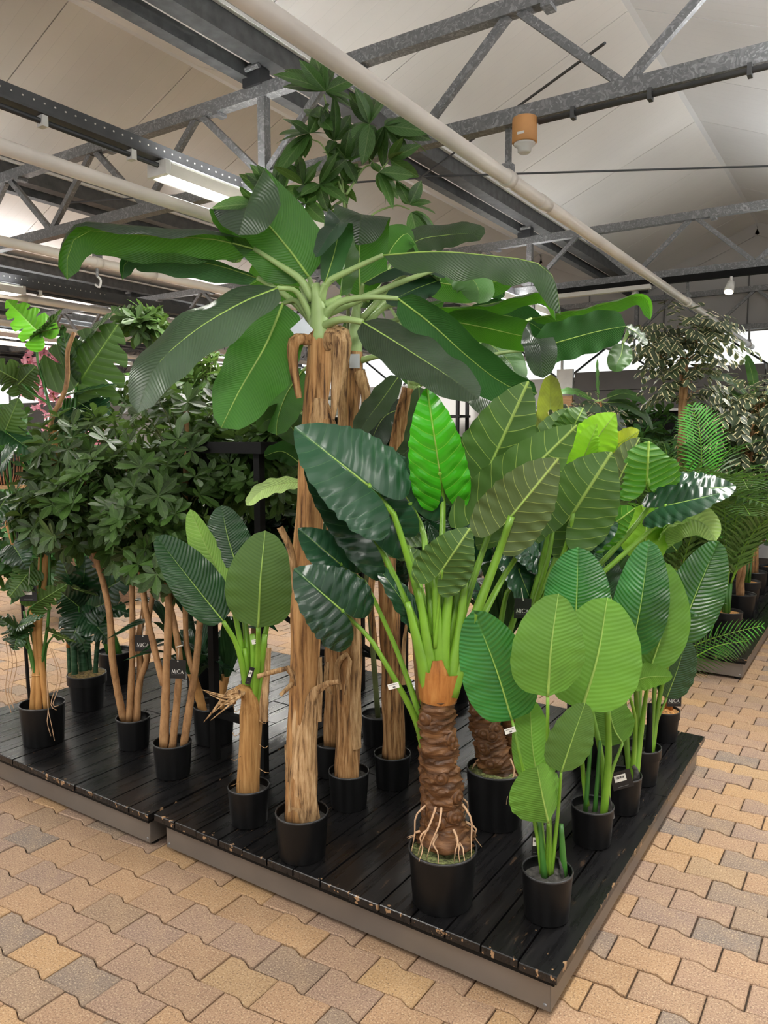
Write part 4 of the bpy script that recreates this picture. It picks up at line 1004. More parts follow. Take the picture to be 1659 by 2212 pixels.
MB().tube(spline([at(1164, 1760, Q1), at(1172, 1850, Q1 - .01), at(1176, 1900, Q1 - .01)], 6), [.006, .007, .008, .009, .01, .011, .012], 8).build('leaf_stalk', 'stalk_dark', s1, True)
strip(s1, [(1218, 1905, -.015), (1214, 1880, -.018), (1208, 1856, -.02)], Q1, .016, .004, 'soil', name='dry_sheath')
price_label(s1, 1102, 1578, Q1 + .03, rot=.3)
back_tag(s1, 1149, 1800, Q1 + .02, .02, .075)

Q2 = 2.79
s2 = paradise((1288, 1835), .08, .145, 'bird of paradise in the second pot of the right row, tall lime leaf')
pleaf(s2, Q2, (1255, 1535), (1290, 1420), (1312, 1290), 200, (.1, .1, -1), 'str_lime', [(1258, 1650, 0), (1268, 1740, 0)], (-.25, -.25, -.22), fold=(.15, .15))
pleaf(s2, Q2, (1242, 1360), (1246, 1280), (1249, 1182), 142, (-.1, .3, .95), 'str_top', [(1270, 1500, .05), (1300, 1640, .02), (1308, 1765, 0)], (0, 0, .03), sr=.010)
pleaf(s2, Q2, (1345, 1605), (1325, 1570), (1310, 1500), 95, (.1, .1, -1), 'str_lime', [(1318, 1680, .03), (1312, 1760, 0)], (.05, .06, .08))
MB().tube(spline([at(1312, 1520, Q2 - .03), at(1314, 1640, Q2 - .02), at(1303, 1770, Q2 - .01)], 10), [.011 + .005 * i / 10 for i in range(11)], 10).build('leaf_stalk', 'stalk', s2, True)
for P_ in ([(1280, 1560), (1272, 1660), (1264, 1760)], [(1296, 1600), (1290, 1690), (1284, 1765)]): MB().tube(spline([at(x, y, Q2) for x, y in P_], 6), [.006 + .004 * i / 6 for i in range(7)], 8).build('leaf_stalk', 'stalk_dark', s2, True)
strip(s2, [(1322, 1770, -.02), (1320, 1745, -.02), (1316, 1720, -.02)], Q2, .03, .006, 'soil', name='dry_sheath')

Q3 = 3.05
s3 = paradise((1352, 1762), .08, .15, 'bird of paradise in the third right hand pot, ribbed leaves, barcode tag')
pleaf(s3, Q3, (1362, 1415), (1385, 1300), (1402, 1166), 118, (-.2, .2, .95), 'str_top', [(1375, 1520, .03), (1368, 1690, 0)], (-.18, -.18, -.14), sr=.010)
pleaf(s3, Q3, (1405, 1445), (1435, 1340), (1432, 1212), 110, (.3, .05, -.95), 'str_lime', [(1390, 1540, .02), (1372, 1690, 0)], (-.12, -.12, -.1), sr=.010)
pleaf(s3, Q3, (1352, 1478), (1400, 1462), (1453, 1462), 66, (0, .4, -.9), 'str_lime', [(1372, 1560, -.04), (1364, 1690, 0)], (-.12, -.14, -.16), fold=(.0, .5), sr=.008)
pleaf(s3, Q3, (1325, 1310), (1310, 1250), (1300, 1180), 80, (.2, .3, .9), 'str_dark', [(1345, 1450, .08), (1360, 1690, 0)], (.1, .12, .14))
pleaf(s3, Q3, (1388, 1210), (1395, 1140), (1385, 1090), 110, (0, .3, -.9), 'alo_lime', [(1390, 1350, .12), (1372, 1690, 0)], (.15, .18, .2))
pleaf(s3, Q3, (1330, 1500), (1345, 1440), (1375, 1395), 60, (.2, .3, .9), 'str_dark', [(1350, 1600, .05), (1360, 1690, 0)], (.08, .08, .08))
back_tag(s3, 1316, 1672, Q3 - .1, .085, .075, .28)
strip(s3, [(1378, 1700, -.03), (1376, 1670, -.03), (1368, 1655, -.03)], Q3, .035, .015, 'soil', name='dry_sheath')

Q4 = 3.31
s4 = paradise((1395, 1700), .085, .16, 'bird of paradise in the lipped fourth pot, with the folded pale leaf', True)
pleaf(s4, Q4, (1463, 1385), (1500, 1290), (1552, 1168), 118, (-.2, .15, .95), 'str_top', [(1430, 1480, .02), (1405, 1640, 0)], (-.1, -.1, -.08), sr=.010)
pleaf(s4, Q4, (1432, 1160), (1450, 1130), (1500, 1122), 80, (-.3, .9, .3), 'str_pale', [(1425, 1300, .05), (1405, 1640, 0)], (-.05, -.1, -.14), fold=(.2, .2), sr=.008)
blade(s4, Q4, [(1420, 1185, -.02), (1432, 1145, -.06), (1470, 1120, -.14), (1520, 1130, -.2), (1548, 1168, -.22)], 90, (-.5, .6, .5), 'str_pale', kind='par', fold=(.2, .1), curl=(.4, .3))
pleaf(s4, Q4, (1462, 1190), (1425, 1150), (1378, 1142), 62, (0, .4, -.9), 'str_dark', None, (-.02, -.03, -.05))
pleaf(s4, Q4, (1440, 1508), (1462, 1450), (1484, 1380), 92, (.3, .2, .9), 'str_dark', [(1415, 1570, .02), (1402, 1640, 0)], (.05, .05, .05))
MB().tube(spline([at(1404, 1520, Q4), at(1402, 1590, Q4), at(1398, 1645, Q4)], 6), [.011, .012, .013, .014, .015, .017, .019], 9).build('stem', 'blackmetal', s4, True)

Q5 = 3.8
s5 = thing('bird_of_paradise', pot_at(1442, 1605, .075), 'cut brown stem in the last lipped pot of bark chips with a black tag', 'potted plant', 'bird of paradise plants')
pot(s5, .078, .155, 'chips', True, drop=.012)
MB().tube([at(1446, 1540, Q5), at(1443, 1500, Q5), at(1442, 1440, Q5)], [.02, .019, .018], 14).build('stem', 'sheath', s5, True)
pleaf(s5, Q5, (1442, 1450), (1450, 1400), (1465, 1330), 80, (.2, .2, .9), 'str_dark', None)
mica_tag(s5, 1441, 1495, Q5 - .06, .074, .075, .0, (1457, 1470))

# ------------------------------------------------------------------ small banana with fibre trunk
Q6 = 2.95
sb = thing('dwarf_banana', pot_at(532, 1790, .08), 'short banana plant with coir trunk bending over and four broad leaves', 'potted plant')
pot(sb, .083, .15)
MB().tube(spline([at(535, 1725, Q6), at(538, 1640, Q6), at(542, 1560, Q6), at(540, 1510, Q6), at(525, 1492, Q6 - .02), at(508, 1498, Q6 - .05), at(502, 1520, Q6 - .06)], 40), [.047 if i < 26 else max(.012, .047 - (i - 26) * .0026) for i in range(41)], 22, True, .14, 6, (40, 40, 3)).build('trunk', 'fibre', sb, True)
for k in range(9):
    e = [(452, 1545), (440, 1560), (447, 1553), (436, 1490), (444, 1495), (460, 1540), (452, 1500), (470, 1520), (455, 1556)][k]
    MB().tube(spline([at(528, 1495 + k % 3, Q6 - .04), at(495, 1492 + 4 * k, Q6 - .07 - .004 * k), at(e[0], e[1], Q6 - .09)], 8), [.006 - .0045 * i / 8 for i in range(9)], 6).build('fibre_strand', 'husk', sb, True)
for k in range(7):
    y_ = 1530 + k * 26; sg = 1 if k % 2 else -1
    MB().tube(spline([at(540 + sg * 20, y_, Q6 - .04), at(540 + sg * 32, y_ + 8, Q6 - .05), at(540 + sg * (36 + k), y_ - 6 + 3 * k, Q6 - .04)], 6), .0012, 5).build('loose_fibre', 'husk', sb, True)
strip(sb, [(565, 1560, -.03), (572, 1490, -.03), (580, 1400, -.02)], Q6, .04, .02)
kb = [(548, 1450, 0), (545, 1505, 0)]
PB = dict(sr=.012, nu=28)
pleaf(sb, Q6, (558, 1356), (563, 1250), (573, 1146), 156, (.0, .1, -1), 'str_olive', [(556, 1430, -.03), (548, 1530, 0)], (-.08, -.1, -.06), **PB)
pleaf(sb, Q6, (482, 1342), (418, 1262), (337, 1158), 118, (.35, .45, .8), 'str_dark', [(510, 1390, -.02), (526, 1450, -.01), (538, 1530, 0)], (-.04, -.06, -.08), fold=(.5, .3), **PB)
pleaf(sb, Q6, (500, 1290), (452, 1195), (411, 1100), 84, (-.6, .1, -.8), 'str_pale', [(522, 1400, .02), (536, 1500, 0)], (.02, .02, .02), fold=(.7, .0), **PB)
pleaf(sb, Q6, (512, 1225), (492, 1160), (478, 1092), 96, (.1, .2, .95), 'str_dark', [(530, 1350, .05), (540, 1500, 0)], (.08, .1, .12), **PB)
pleaf(sb, Q6, (585, 1300), (620, 1230), (640, 1180), 50, (.3, 0, -.9), 'str_olive', [(565, 1420, .02), (552, 1500, 0)], (.03, .06, .1), **PB)
for P_ in ([(545, 1370), (548, 1430), (546, 1545)], [(572, 1370), (566, 1440), (556, 1545)], [(528, 1400), (534, 1450), (538, 1545)]): MB().tube(spline([at(x, y, Q6) for x, y in P_], 8), [.011 + .006 * i / 8 for i in range(9)], 10).build('leaf_stalk', 'stalk', sb, True)
price_label(sb, 552, 1386, Q6 - .06, .03, .018, .2); back_tag(sb, 540, 1440, Q6 - .05, .02, .07, -.3)

# ------------------------------------------------------------------ small leaved shrubs
def unit_leaf(w, fold, droop, nu=4, nv=1, kind='slim'):
    P = [V((0, i / nu, -droop * (i / nu) ** 2)) for i in range(nu + 1)]
    return blade_mb(P, V((0, 0, 1)), w, kind, (fold, fold), (.3, .3), (0, 1), 0, 0, nu, nv)[0]


def place_leaves(t, mtx, unit, mat, nparts=300, name='leaf', stuff='foliage'):
    """the leaves nearest the camera become parts of their own, the others one mesh"""
    mtx.sort(key=lambda q: (q.translation - CAM).length)
    me = unit.mesh(name, V((0, 0, 0)), True); me.materials.append(MAT[mat])
    inv = M.Translation(-root_loc(t))
    for q in mtx[:nparts]: inst(me, name, t, inv @ q)
    rest = mtx[nparts:]
    if rest:
        mb = MB(); vv = np.array(unit.v)
        for q in rest:
            a = np.array(q); mb.add(vv @ a[:3, :3].T + a[:3, 3], unit.f, unit.uv)
        o = mb.build(stuff, mat, t, True); o['kind'] = 'stuff'


def rosettes(seed, blobs, n, k, ln, el, up=.5, shell=.45):
    q = random.Random(seed); out = []; tips = []
    for _ in range(n):
        x, y, L, rx, ry, rL = q.choice(blobs)
        while True:
            d = V((q.uniform(-1, 1), q.uniform(-1, 1), q.uniform(-1, 1)))
            if shell < d.length < 1: break
        dep = L; s = dep / F
        c = at(x, y, L); p = c + rt * (d.x * rx * s) + zz * (d.y * ry * s) + fl * (d.z * rL)
        a = (rt * d.x + zz * (d.y + up) + fl * d.z + V((q.uniform(-.5, .5), q.uniform(-.5, .5), q.uniform(-.3, .5)))).normalized()
        tips.append((p, c)); b = a.orthogonal().normalized(); ph = q.uniform(0, 6.3); kk = q.randint(*k)
        for i in range(kk):
            th = ph + 2 * PI * i / kk + q.uniform(-.25, .25); e = q.uniform(*el)
            side = M.Rotation(th, 3, a) @ b; dirn = (a * math.cos(e) + side * math.sin(e)).normalized()
            nrm = (a - dirn * a.dot(dirn)); nrm = nrm.normalized() if nrm.length > .05 else side
            X = dirn.cross(nrm); l_ = ln * q.uniform(.7, 1.15)
            R = M((X, dirn, nrm)).transposed().to_4x4()
            out.append(M.Translation(p) @ R @ M.Scale(l_, 4))
    return out, tips


def twigs(t, tips, every, mat='twig', r=.003, k=.45):
    mb = MB()
    for p, c in tips[::every]: mb.tube(spline([p, p.lerp(c, .3) - zz * .02, p.lerp(c, k) - zz * .06], 4), [r * .5, r * .7, r, r, r], 5, False)
    mb.build('twigs', mat, t, True)['kind'] = 'stuff'


def cane(t, px, L, r0, r1, mat='branch', name='branch', seed=0, n=26, jit=.14, sides=12):
    P = spline([at(x, y, L + d) for x, y, d in px], n)
    MB().tube(P, [r0 + (r1 - r0) * i / n for i in range(n + 1)], sides, True, jit, seed, (30, 30, 22)).build(name, mat, t, True)


SCH = unit_leaf(.20, .25, .12, 5, 1, 'obov')
SH = dict()
sh0 = thing('leafy_shrub', pot_at(280, 1622, .082), 'leafy dark green shrub on bare tan branches, nearer the bamboo cane plant', 'potted plant', 'leafy shrubs'); pot(sh0, .083, .15, drop=.045)
L7 = 3.70
cane(sh0, [(268, 1560, 0), (252, 1480, -.02), (242, 1415, -.03), (238, 1340, -.02), (225, 1265, 0), (205, 1200, .02), (185, 1110, .05), (180, 1000, .1)], L7, .019, .011)
cane(sh0, [(278, 1560, 0), (284, 1470, 0), (286, 1380, 0), (285, 1260, .02), (280, 1150, .05), (270, 1000, .1)], L7, .018, .010, seed=2)
cane(sh0, [(296, 1560, 0), (300, 1480, 0), (318, 1420, 0), (322, 1330, .02), (335, 1240, .05), (320, 1100, .1)], L7, .017, .010, seed=3)
cane(sh0, [(288, 1560, .02), (303, 1460, .03), (300, 1380, .03), (312, 1300, .06), (300, 1200, .1)], L7, .02, .012, seed=4)
mt, tp = rosettes(11, [(190, 985, 3.9, 100, 105, .35), (270, 1060, 3.75, 130, 110, .4), (205, 1110, 3.7, 115, 95, .35), (300, 1170, 3.7, 90, 70, .3), (130, 1090, 3.85, 80, 90, .3)], 440, (5, 8), .104, (.9, 1.45))
twigs(sh0, tp, 2); place_leaves(sh0, mt, SCH, 'sch')
mica_tag(sh0, 291, 1372, L7 - .09, .08, .08, 0, (305, 1330))

sh1 = thing('leafy_shrub', pot_at(365, 1685, .085), 'leafy dark green shrub on bare tan branches, in front of the black rack', 'potted plant', 'leafy shrubs'); pot(sh1, .087, .155, drop=.045)
L8 = 3.38
cane(sh1, [(353, 1620, 0), (358, 1500, 0), (362, 1400, 0), (364, 1300, .02), (360, 1180, .05), (385, 1050, .1)], L8, .022, .012, seed=5)
cane(sh1, [(372, 1620, 0), (383, 1500, 0), (388, 1420, 0), (376, 1345, .02), (370, 1290, .05), (400, 1150, .1)], L8, .018, .011, seed=6)
cane(sh1, [(396, 1615, 0), (412, 1510, 0), (424, 1430, 0), (430, 1360, .02), (436, 1290, .04), (420, 1150, .1)], L8, .019, .012, seed=7)
cane(sh1, [(354, 1480, 0), (338, 1420, .02), (320, 1340, .04), (306, 1260, .06), (300, 1180, .1)], L8, .016, .011, seed=8)
cane(sh1, [(420, 1460, 0), (404, 1400, .03), (400, 1320, .05), (395, 1200, .1)], L8, .014, .01, seed=9)
cane(sh1, [(396, 1120, 0), (400, 1050, 0), (404, 960, .05), (402, 880, .08)], 3.5, .017, .01, seed=10)
mt, tp = rosettes(12, [(385, 1060, 3.6, 130, 110, .4), (470, 1000, 3.75, 105, 95, .35), (400, 940, 3.75, 120, 105, .4), (380, 1200, 3.5, 90, 70, .3), (330, 1120, 3.5, 100, 80, .3)], 440, (5, 8), .10, (.9, 1.45))
twigs(sh1, tp, 2); place_leaves(sh1, mt, SCH, 'sch')
mica_tag(sh1, 367, 1425, L8 - .07, .072, .085, -.04, (386, 1400)); MB().tube([at(381, 1398, L8 - .03), at(395, 1394, L8 - .03)], .003, 6).build('string', 'string', sh1)

sh2 = thing('leafy_shrub', V((-3.35, 3.55, .17)), 'taller leafy shrub behind the others, showing beneath the drooping banana leaf', 'potted plant', 'leafy shrubs'); pot(sh2, .095, .17, drop=.045)
L9 = sh2.location.dot(fl)
sp = lambda x, y, d=0: at(x, y, L9 + d)
for k, (x, y) in enumerate(((470, 900), (400, 860), (540, 960))):
    P = spline([sh2.location + V((0, 0, .14)), sh2.location + V((0, 0, .8)), sp(x, y + 120), sp(x, y)], 20)
    MB().tube(P, [.017 - .009 * i / 20 for i in range(21)], 10, True, .14, k, (30, 30, 22)).build('branch', 'branch', sh2, True)
mt, tp = rosettes(13, [(450, 850, L9, 110, 85, .35), (560, 1000, L9 - .1, 95, 90, .35), (350, 870, L9 + .1, 110, 75, .3), (590, 1080, L9 - .1, 70, 60, .3), (310, 700, L9 + .2, 40, 28, .2), (500, 900, L9 - .1, 110, 100, .35), (560, 1010, 3.55, 85, 75, .15), (600, 960, 3.6, 50, 50, .12)], 500, (5, 8), .106, (.9, 1.45))
twigs(sh2, tp, 2); place_leaves(sh2, mt, SCH, 'sch')

# ------------------------------------------------------------------ tall vine with finger leaves above the bananas
tv = thing('tall_finger_vine', V((-2.08, 3.10, .17)), 'tall slender tree with finger leaves reaching the roof above the bananas', 'potted plant'); pot(tv, .085, .15)
LT = tv.location.dot(fl); ft = V((tv.location.x, tv.location.y, .3))
for pts, r in (([(755, 900), (752, 620), (748, 470), (747, 400), (752, 350), (775, 310), (800, 275)], .011), ([(750, 620), (742, 420), (728, 330), (712, 260), (700, 205)], .007), ([(750, 640), (720, 500), (640, 440), (600, 410)], .006), ([(752, 600), (790, 480), (850, 445), (885, 452)], .006), ([(748, 420), (790, 360), (825, 362), (840, 345)], .005), ([(742, 420), (700, 320), (672, 300)], .005), ([(752, 560), (715, 470), (690, 420), (680, 400)], .006)):
    Q_ = [at(x, y, LT + .02 * i) for i, (x, y) in enumerate(pts)]
    if r > .01: Q_ = [ft, ft.lerp(Q_[0], .5) + rt * .01] + Q_
    MB().tube(spline(Q_, 24), [r * (1.3 - .7 * i / 24) for i in range(25)], 8).build('stem', 'stalk_pale' if r < .01 else 'twig', tv, True)
PA = unit_leaf(.185, .22, .2, 7, 2)
mt = []; q = random.Random(21)
for node, tips_ in (((703, 197), [(610, 148), (620, 172), (655, 138), (682, 110), (718, 128), (765, 163), (752, 214), (700, 150)]), ((668, 288), [(620, 246), (698, 227), (598, 292), (622, 312), (602, 352), (716, 281), (655, 330), (640, 262)]), ((722, 305), [(725, 236), (700, 240), (708, 320), (760, 250), (735, 350), (700, 355), (745, 262)]),
                    ((798, 268), [(755, 202), (778, 196), (813, 197), (745, 305), (790, 335), (740, 270), (812, 300), (765, 330)]), ((830, 272), [(886, 243), (916, 276), (922, 306), (842, 342), (820, 352), (880, 318), (800, 330)]), ((842, 345), [(898, 312), (902, 382), (866, 300)]), ((818, 372), [(886, 397), (864, 421), (842, 432), (852, 434), (800, 330)]), ((884, 442), [(910, 396), (936, 447), (868, 402), (925, 430)]),
                    ((888, 458), [(912, 534), (946, 492), (925, 515), (905, 525)]), ((600, 422), [(551, 358), (521, 388), (622, 346), (534, 418), (576, 366), (655, 398), (560, 400)]), ((655, 400), [(623, 344), (600, 352), (682, 346), (640, 350)]), ((690, 398), [(632, 420), (716, 333), (740, 345), (730, 380), (655, 410), (700, 440), (745, 420)]), ((735, 395), [(700, 370), (770, 350), (752, 440), (715, 430), (780, 360)]),
                    ((660, 440), [(610, 455), (640, 400), (690, 470), (625, 480), (680, 420)]), ((715, 455), [(690, 420), (745, 420), (705, 500), (740, 470)]), ((560, 440), [(473, 442), (500, 482), (520, 415), (530, 470), (482, 460)]), ((505, 555), [(492, 548), (515, 560)]), ((690, 255), [(660, 230), (700, 225), (720, 262)]), ((745, 345), [(705, 322), (790, 318), (760, 300), (730, 310), (770, 385)]), ((805, 640), [(845, 660), (840, 625), (780, 660), (815, 670)]), ((780, 690), [(745, 700), (800, 720), (820, 690)])):
    dl = q.uniform(-.08, .08)
    for x, y in tips_ + [(node[0] + (p_[0] - node[0]) * q.uniform(.7, 1) + q.uniform(-22, 22), node[1] + (p_[1] - node[1]) * q.uniform(.7, 1) + q.uniform(-22, 22)) for p_ in tips_[::2]]:
        x, y = node[0] + (x - node[0]) * 1.12, node[1] + (y - node[1]) * 1.12
        a_ = at(node[0], node[1], LT + dl); b_ = at(x, y, LT + dl + q.uniform(-.12, .10)); d_ = b_ - a_; l_ = d_.length; d_ = d_ / l_
        nh = -fl * q.uniform(.2, 1) + zz * q.uniform(-.2, .9) + rt * q.uniform(-.6, .6); nr = (nh - d_ * nh.dot(d_)).normalized()
        sc_ = M.Diagonal((max(l_, .17), l_ * 1.0, l_, 1))
        mt.append(M.Translation(a_) @ M((d_.cross(nr), d_, nr)).transposed().to_4x4() @ sc_)
place_leaves(tv, mt, PA, 'pach', 300)

# ------------------------------------------------------------------ split leaf plants at the left
def splitleaf(t, L, a, tip, w, n, mat='mon', d=(0, 0), stalk=None, sr=.006, **kw):
    mx, my = (a[0] + tip[0]) / 2, (a[1] + tip[1]) / 2
    k = dict(kind='split', back=.26, nu=44, nv=4, fold=(.2, .2), curl=(.35, .35), rip=(.006, 3), smat='stalk_dark', rib='midrib_pale', rs=.5); k.update(kw)
    return blade(t, L, [(a[0], a[1], d[0]), (mx, my, (d[0] + d[1]) / 2 - .03), (tip[0], tip[1], d[1])], w, n, mat, stalk=stalk, sr=sr, **k)


L10 = 3.76
bm = thing('cane_split_leaf_plant', pot_at(78, 1615, .108), 'split leaf plant on bamboo canes with dangling roots, nearest the left edge', 'potted plant', 'split leaf plants'); pot(bm, .11, .20, drop=.05)
for k, px in enumerate(([(70, 1540, 0), (78, 1420, 0), (72, 1330, 0), (50, 1250, 0), (32, 1180, .0), (15, 1125, .02)], [(84, 1540, 0), (82, 1400, 0), (84, 1300, 0), (90, 1180, .02), (84, 1120, .03)], [(102, 1535, 0), (92, 1450, 0), (84, 1360, -.01), (95, 1250, 0), (112, 1100, .02), (120, 930, .05)])):
    cane(bm, px, L10, .017, .014, 'cane', 'bamboo_cane', k, 30, .02)
    P = spline([at(x, y, L10 + d) for x, y, d in px], 30)
    for i in (6, 13, 20, 26): MB().tube([P[i] - zz * .004, P[i] + zz * .004], [.0185, .0185], 12).build('cane_node', 'cane', bm, True)
cane(bm, [(160, 718, 0), (146, 760, 0), (146, 810, .02), (138, 850, 0), (112, 905, 0), (108, 960, 0), (112, 1080, 0)], L10 + .2, .011, .014, 'branch', 'brown_vine', 5)
for a, tp_, w_, n_, mt_, st in (((75, 1305), (146, 1262), 62, (-.1, .3, -.9), 'mon', [(60, 1330, 0), (80, 1420, .02)]), ((42, 1352), (98, 1330), 60, (.1, .8, .6), 'mon', [(60, 1400, 0), (80, 1480, 0)]), ((35, 1358), (-10, 1330), 70, (0, .7, .7), 'mon', [(60, 1400, 0)]), ((40, 1362), (30, 1405), 70, (0, .6, .8), 'mon', None), ((118, 1370), (165, 1388), 44, (0, .5, -.8), 'mon', [(100, 1400, 0), (95, 1480, 0)]),
                            ((20, 1110), (70, 1080), 70, (0, .6, .7), 'mon', [(40, 1180, 0), (75, 1320, 0)]), ((10, 1080), (-30, 1150), 80, (0, .6, .7), 'mon', [(30, 1180, 0)]), ((60, 1240), (20, 1290), 70, (.2, .5, -.8), 'mon', [(80, 1300, 0)]), ((90, 1170), (130, 1120), 70, (.2, .3, .9), 'mon', [(85, 1300, 0)]), ((30, 1180), (60, 1230), 80, (0, .4, .9), 'mon_dark', [(70, 1300, 0)]), ((5, 1000), (40, 960), 80, (0, .5, .8), 'mon_dark', [(30, 1100, .05), (75, 1300, 0)])):
    splitleaf(bm, L10, a, tp_, w_, n_, mt_, (-.06, -.12), st)
for k, (x0, y0) in enumerate(((10, 1370), (16, 1372), (22, 1374), (108, 1400), (112, 1402))):
    MB().tube(spline([at(x0, y0, L10 - .1), at(x0 + 8 + 3 * k, y0 + 60, L10 - .1), at(x0 + 2, y0 + 120, L10 - .11), at(x0 + 14, y0 + 170 - 12 * k, L10 - .11)], 16), .0022, 5).build('aerial_root', 'root', bm, True)
for k, e in enumerate(((118, 1600), (110, 1590))): MB().tube(spline([at(100, 1450, L10 - .08), at(104, 1530, L10 - .11), at(e[0] - 8, 1560, L10 - .13), at(*e, L10 - .13)], 12), .002, 5).build('aerial_root', 'root', bm, True)
for k, px in enumerate(([(78, 1480, .01), (60, 1380, 0), (52, 1320, 0)], [(80, 1500, .01), (70, 1420, -.02), (55, 1370, -.03)], [(82, 1480, 0), (105, 1330, -.02), (108, 1180, 0), (125, 1090, 0)])):
    cane(bm, px, L10, .009, .006, 'stalk_dark', 'vine_stem', k, 14, .05, 8)
back_tag(bm, 41, 1266, L10 - .1, .085, .075, .0); MB().tube([at(64, 1222, L10 - .1), at(62, 1268, L10 - .1)], .0015, 5).build('string', 'string', bm)

L11 = 4.35
tm = thing('tall_split_leaf_plant', V((-4.02, 3.0, .17)), 'tall split leaf plant with a fan of big fingered leaves above the shrubs at left', 'potted plant', 'split leaf plants'); pot(tm, .11, .2)
L11 = tm.location.dot(fl)
bs = tm.location + V((0, 0, .16))
for k in range(14):
    x0 = 124 + k * 3.6; e = (75 + k * 9, 830 + (k % 5) * 14)
    MB().tube(spline([bs + rt * (k - 7) * .006, at(125 + k * 2.2, 1085, L11 - .05), at(x0, 960, L11 - .05 + .01 * (k % 3)), at(140 + k * 6.5, 860, L11 - .04)], 14), [.012 - .004 * i / 14 for i in range(15)], 7).build('leaf_stalk', 'stalk_dark', tm, True)
for a, tp_, w_, n_, mt_ in (((88, 722), (14, 648), 88, (.3, .3, .8), 'mon_lime'), ((90, 720), (135, 668), 66, (.2, .8, .4), 'mon'), ((95, 716), (150, 705), 50, (.1, .9, .3), 'mon'), ((165, 835), (255, 700), 190, (.0, .1, -1), 'mon'), ((168, 745), (262, 660), 80, (-.1, .7, .5), 'mon'), ((150, 850), (250, 830), 75, (.1, .9, .4), 'mon_dark'), ((150, 800), (135, 700), 90, (-.5, .1, .8), 'mon'), ((45, 825), (-20, 790), 100, (0, .5, -.8), 'mon'), ((40, 830), (78, 790), 90, (.1, .4, -.9), 'mon'), ((12, 930), (40, 860), 90, (0, .1, -.9), 'mon'), ((15, 935), (90, 990), 70, (0, .8, .5), 'mon_dark'), ((195, 870), (240, 900), 80, (0, .6, .7), 'mon_dark'), ((130, 900), (215, 935), 70, (0, .7, .6), 'mon_dark')):
    splitleaf(tm, L11 - .05, a, tp_, w_, n_, mt_, (-.05, -.1))
for px in ([(88, 722), (80, 770), (100, 850), (125, 950)], [(45, 825), (70, 850), (110, 880), (128, 960)], [(165, 835), (160, 900), (140, 1000)], [(12, 930), (20, 1000), (30, 1100)]):
    MB().tube(spline([at(x, y, L11 - .1) for x, y in px], 12), .008, 7).build('leaf_stalk', 'stalk_dark', tm, True)

L12 = 4.26
mn = thing('dark_split_leaf_plant', pot_at(178, 1538, .10), 'split leaf plant on thick ringed green stems in a moss filled lipped pot', 'potted plant', 'split leaf plants'); pot(mn, .107, .2, 'drymoss', True, drop=.0)
for k, (px, r) in enumerate((([(152, 1470, 0), (150, 1430, 0), (148, 1380, 0)], .013), ([(163, 1480, -.05), (160, 1420, -.05), (158, 1375, -.04)], .018), ([(182, 1470, 0), (176, 1400, 0), (176, 1360, 0)], .025), ([(195, 1460, .03), (190, 1400, .03), (188, 1350, .03)], .015), ([(206, 1475, -.02), (208, 1420, -.02), (214, 1360, -.02)], .013))):
    P = spline([at(x, y, L12 + d) for x, y, d in px], 30)
    MB().tube(P, [r * (1 + .07 * ((i % 6) == 0)) for i in range(31)], 14).build('stem', 'ringed_green', mn, True)
    MB().tube([P[-1] - zz * .05, P[-1] + zz * .02], [r * 1.15, r * .9], 12).build('sheath', 'sheath', mn, True)
for a, tp_, w_, n_ in (((175, 1330), (150, 1395), 90, (0, .4, .9)), ((185, 1320), (260, 1290), 90, (.2, .3, .9)), ((190, 1330), (240, 1390), 80, (.3, .3, .8)), ((170, 1310), (120, 1270), 90, (-.2, .3, .9)), ((178, 1290), (185, 1200), 110, (0, .1, .9)), ((200, 1290), (300, 1230), 100, (.2, .3, .8)), ((160, 1280), (130, 1200), 90, (-.2, .3, .8)), ((205, 1300), (290, 1330), 60, (.2, .5, .7)), ((165, 1340), (185, 1410), 80, (0, .5, .8))):
    splitleaf(mn, L12, a, tp_, w_, n_, 'mon_dark', (-.05, -.1), [((a[0] + 180) / 2, 1350, 0), (180, 1380, 0)])
splitleaf(mn, L12, (140, 1265), (215, 1288), 40, (0, .7, -.6), 'mon', (-.1, -.12), None)

# ------------------------------------------------------------------ dracaenas and dim plants on the platforms
def strappy(name, loc, r, h, label, stems, nleaf, ln, mat, seed, smat='ringed_green', zt=.5, cat='potted plant', group='strap leaved plants'):
    t = thing(name, loc, label, cat, group); pot(t, r, h); q = random.Random(seed); b = loc + V((0, 0, h - .04))
    for s_ in range(stems):
        o_ = V((q.uniform(-.4, .4) * r, q.uniform(-.4, .4) * r, 0)); top = b + o_ * 2 + V((0, 0, zt * q.uniform(.7, 1.1)))
        P = spline([b + o_, b + o_ * 1.4 + V((0, 0, zt * .4)), top], 24)
        MB().tube(P, [.022 * (1 + .08 * ((i % 4) == 0)) for i in range(25)], 12).build('stem', smat, t, True)
        for i in range(nleaf):
            a = q.uniform(0, 6.28); d = V((math.cos(a), math.sin(a), 0)); l_ = ln * q.uniform(.7, 1.1); u = q.uniform(.5, 1.1)
            st = top - V((0, 0, q.uniform(0, .25 * zt)))
            P = spline([st, st + d * l_ * .35 + zz * l_ * u * .6, st + d * l_ * .8 + zz * l_ * u * .55], 10)
            blade_mb(P, zz + d * -.3, l_ * .085, 'slim', (.3, .3), (.2, .2), (.003, 3), 0, 0, 10, 2)[0].build('leaf', mat, t, True)
    return t


